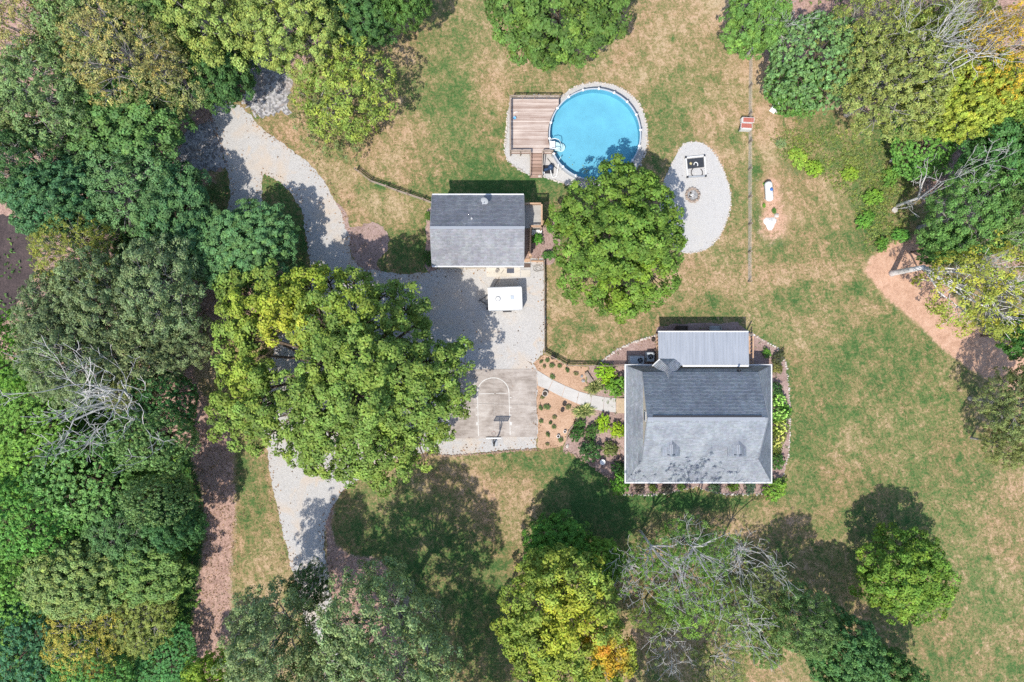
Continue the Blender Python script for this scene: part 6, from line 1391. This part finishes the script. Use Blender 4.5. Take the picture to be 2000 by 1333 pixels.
for s in [('leafy',1722,478,12,.9,(.1,.19,.05),'green bush where the dirt track begins'),('leafy',1705,385,16,.8,(.13,.22,.05),'green bush in the weeds above the pale boulder'),('leafy',1660,340,14,.6,(.17,.24,.05),'yellow-green bush in the middle of the rough ground'),('leafy',1560,310,18,.6,(.18,.25,.06),'yellow-green weedy bush nearest the fence path'),
 ('leafy',1590,330,15,.6,(.17,.25,.05),'yellow-green weedy bush right of the fence path bush'),('leafy',1525,280,9,.5,(.16,.2,.12),'pale grey-green bush by the path'),('leafy',1690,430,16,.8,(.1,.2,.05),'dark-leaved bush left of the pale boulder'),('leafy',1760,460,14,1.0,(.09,.2,.055),'bright bush at the top of the dirt track'),
 ('leafy',1740,345,16,.8,(.12,.21,.06),'green bush by the small pale rock'),('leafy',1790,330,22,1.3,(.1,.2,.06),'large green bush under the right wood edge'),('leafy',1494,360,3.5,.25,(.09,.24,.05),'tiny green tuft above the propane tank'),('leafy',1512,412,4.5,.35,(.08,.16,.05),'small green plant below the propane tank'),('leafy',1492,402,3.5,.25,(.12,.24,.05),'tiny bright plant at the left foot of the propane tank')]: shrub(*s, RG)

# -------- uncountable cover
def cover(name, label, pts, n, leaf, tint, seed, zf=None, ratio=.5, hue=.5):
    rng = np.random.default_rng(seed); poly = [W(*p) for p in pts]; xs = [p[0] for p in poly]; ys = [p[1] for p in poly]
    X = rng.uniform(min(xs), max(xs), n * 3); Y = rng.uniform(min(ys), max(ys), n * 3); k = inpoly(X, Y, poly); X, Y = X[k][:n], Y[k][:n]
    dens = np.sin(X * .9 + 1.3 * np.sin(Y * .7)) * np.sin(Y * 1.1 + np.sin(X * .5)) + rng.normal(0, .6, len(X)); k = (dens > -.35) & (polydist(X, Y, poly) / 3.0 + rng.normal(0, .35, len(X)) > .35); X, Y = X[k], Y[k]
    Z = zf(X, Y) if zf else np.zeros(len(X)); c = np.stack([X, Y, Z + .04], 1); r = rng.uniform(.12, .3, len(c)) * (1.5 if zf else 1); o = np.tile([0, 0, 1.], (len(c), 1))
    V, Q, C = leaves(c, r, o, 120, leaf, rng, ratio, .3, mound_colours(len(c), rng, .2, hue)); ob = np_obj(name, np_mesh(name, V, Q, C), 'leaf'); set_tint(ob, tint); tag(ob, label, 'ground cover', kind='stuff'); return ob
cover('weeds', 'rough weeds on the ground by the right wood', [(1500,260),(1560,235),(1700,250),(1790,300),(1800,400),(1760,480),(1690,500),(1660,400),(1600,350),(1520,310)], 4600, .17, (.135, .165, .065), 51)
def hills(X, Y): return 1.2 + .9 * np.sin(X * .33 + .6 * np.sin(Y * .4)) * np.sin(Y * .29 + 1) + .5 * np.sin(X * .9) * np.sin(Y * .8)
cover('vine_thicket', 'green vines blanketing the lower left ground', [(-250,720),(60,700),(250,800),(370,880),(400,960),(410,1050),(395,1150),(372,1270),(370,1500),(-250,1500)], 16000, .32, (.11, .19, .06), 52, hills)
cover('undergrowth', 'scattered low undergrowth beneath the left wood', [(-200,-200),(650,-200),(560,110),(420,180),(330,320),(430,430),(420,560),(400,640),(390,700),(330,740),(0,720),(-200,700)], 3500, .26, (.075, .13, .05), 53)
cover('undergrowth', 'scattered low undergrowth beneath the right wood', [(1480,-150),(2200,-150),(2200,640),(1950,600),(1820,450),(1800,280),(1600,180)], 3000, .26, (.085, .15, .05), 54)

def grass():
    rng = np.random.default_rng(90); n = 70000; X = rng.uniform(-36, 62, n); Y = rng.uniform(-42, 42, n); g = blobfield(X, Y, GREEN, .45); ok = np.ones(n, bool)
    for poly in (DRIVE, POOLSUR, FIRE, TANBED, HOUSEBED): ok &= polydist(X, Y, [W(*p) for p in poly]) < -.25
    ok &= ~((X > -9) & (X < 4) & (Y > 7.5) & (Y < 16)); ok &= ~((np.abs(X - 9.4) < 5.5) & (np.abs(Y - 23.4) < 5.5))
    for poly in ([(1688,530),(1730,582),(1850,690),(2010,785),(2150,830),(2150,690),(1900,640),(1830,490),(1740,475)],): ok &= polydist(X, Y, [W(*p) for p in poly]) < 0
    X, Y, g = X[ok], Y[ok], g[ok]; n = len(X); k = 3; idx = np.repeat(np.arange(n), k); N = len(idx)
    th = rng.uniform(0, 6.28, N); lean = rng.uniform(.2, 1.0, N); L = rng.uniform(.08, .22, N); b = np.stack([X[idx] + rng.normal(0, .07, N), Y[idx] + rng.normal(0, .07, N), np.zeros(N)], 1)
    d = np.stack([np.cos(th) * lean, np.sin(th) * lean, np.ones(N) * .8], 1); d = unit(d) * L[:, None]; sd_ = np.stack([-np.sin(th), np.cos(th), np.zeros(N)], 1) * .022
    V = np.stack([b - sd_, b + sd_, b + d], 1).reshape(-1, 3); Q = np.arange(N * 3).reshape(N, 3)
    f = np.clip(g[idx] + np.repeat(rng.normal(0, .3, n), k), 0, 1)[:, None]; C = ((1 - f) * np.array([.42, .29, .17]) + f * np.array([.1, .17, .05])) * rng.normal(1, .2, (N, 1)).clip(.5, 1.6)
    ob = np_obj('grass_tufts', np_mesh('grass_tufts', V, Q, C), 'leaf'); ob.color = (1, 1, 1, 1); tag(ob, 'dry and green grass tufts all over the lawn', 'grass', kind='stuff')
grass()

def fallen_leaves():
    rng = np.random.default_rng(95); n = 60000; X = rng.uniform(-40, 20, n); Y = rng.uniform(-42, 36, n); d = polydist(X, Y, [W(*p) for p in DRIVE]); e = np.exp(-(d / .55) ** 2) * .8 + (d > 0) * .02
    for poly in (TANBED, HOUSEBED): e += np.exp(-(polydist(X, Y, [W(*p) for p in poly]) / .4) ** 2) * .5
    e += (softpoly(X, Y, [(380,850),(455,850),(460,1000),(450,1290),(380,1290)], 1.5)) * .7
    k = rng.random(n) < e; X, Y = X[k], Y[k]; N = len(X); th = rng.uniform(0, 6.28, N); L = rng.uniform(.05, .13, N)[:, None]; t = np.stack([np.cos(th), np.sin(th), rng.normal(0, .25, N)], 1); b = np.stack([-np.sin(th), np.cos(th), rng.normal(0, .25, N)], 1); p = np.stack([X, Y, np.full(N, .055)], 1)
    V = np.stack([p - t * L, p + b * L * .6, p + t * L, p - b * L * .6], 1).reshape(-1, 3); C = np.array([.3, .19, .11]) * rng.normal(1, .35, (N, 1)).clip(.3, 2) * np.array([1, 1, 1])
    ob = np_obj('fallen_leaves', np_mesh('fallen_leaves', V, np.arange(N * 4).reshape(N, 4), C), 'leaf'); ob.color = (1, 1, 1, 1); tag(ob, 'brown fallen leaves along the drive edges and beds', 'leaves', kind='stuff')
fallen_leaves()

cover('bed_groundcover', 'low straggling plants through the brown beds round the house', HOUSEBED, 650, .13, (.11, .14, .07), 57)

def floating_leaves():
    rng = np.random.default_rng(99); c = W3(1144, 336, 1.1); N = 26; X = c.x + rng.normal(0, .22, N); Y = c.y + rng.normal(0, .2, N); X[20:] = c.x + rng.uniform(-2, 1.5, 6); Y[20:] = c.y + rng.uniform(.3, 2.2, 6); th = rng.uniform(0, 6.28, N); L = rng.uniform(.05, .1, N)[:, None]
    t = np.stack([np.cos(th), np.sin(th), np.zeros(N)], 1); b = np.stack([-np.sin(th), np.cos(th), np.zeros(N)], 1); p = np.stack([X, Y, 1.104 + np.arange(N) * .0004], 1); V = np.stack([p - t * L, p + b * L * .6, p + t * L, p - b * L * .6], 1).reshape(-1, 3)
    ob = np_obj('floating_leaves', np_mesh('floating_leaves', V, np.arange(N * 4).reshape(N, 4), np.tile([[.2, .24, .06]], (N, 1))), 'leaf'); ob.color = (1, 1, 1, 1); tag(ob, 'few yellow-green leaves floating on the pool by the maple', 'leaves', kind='stuff')
floating_leaves()
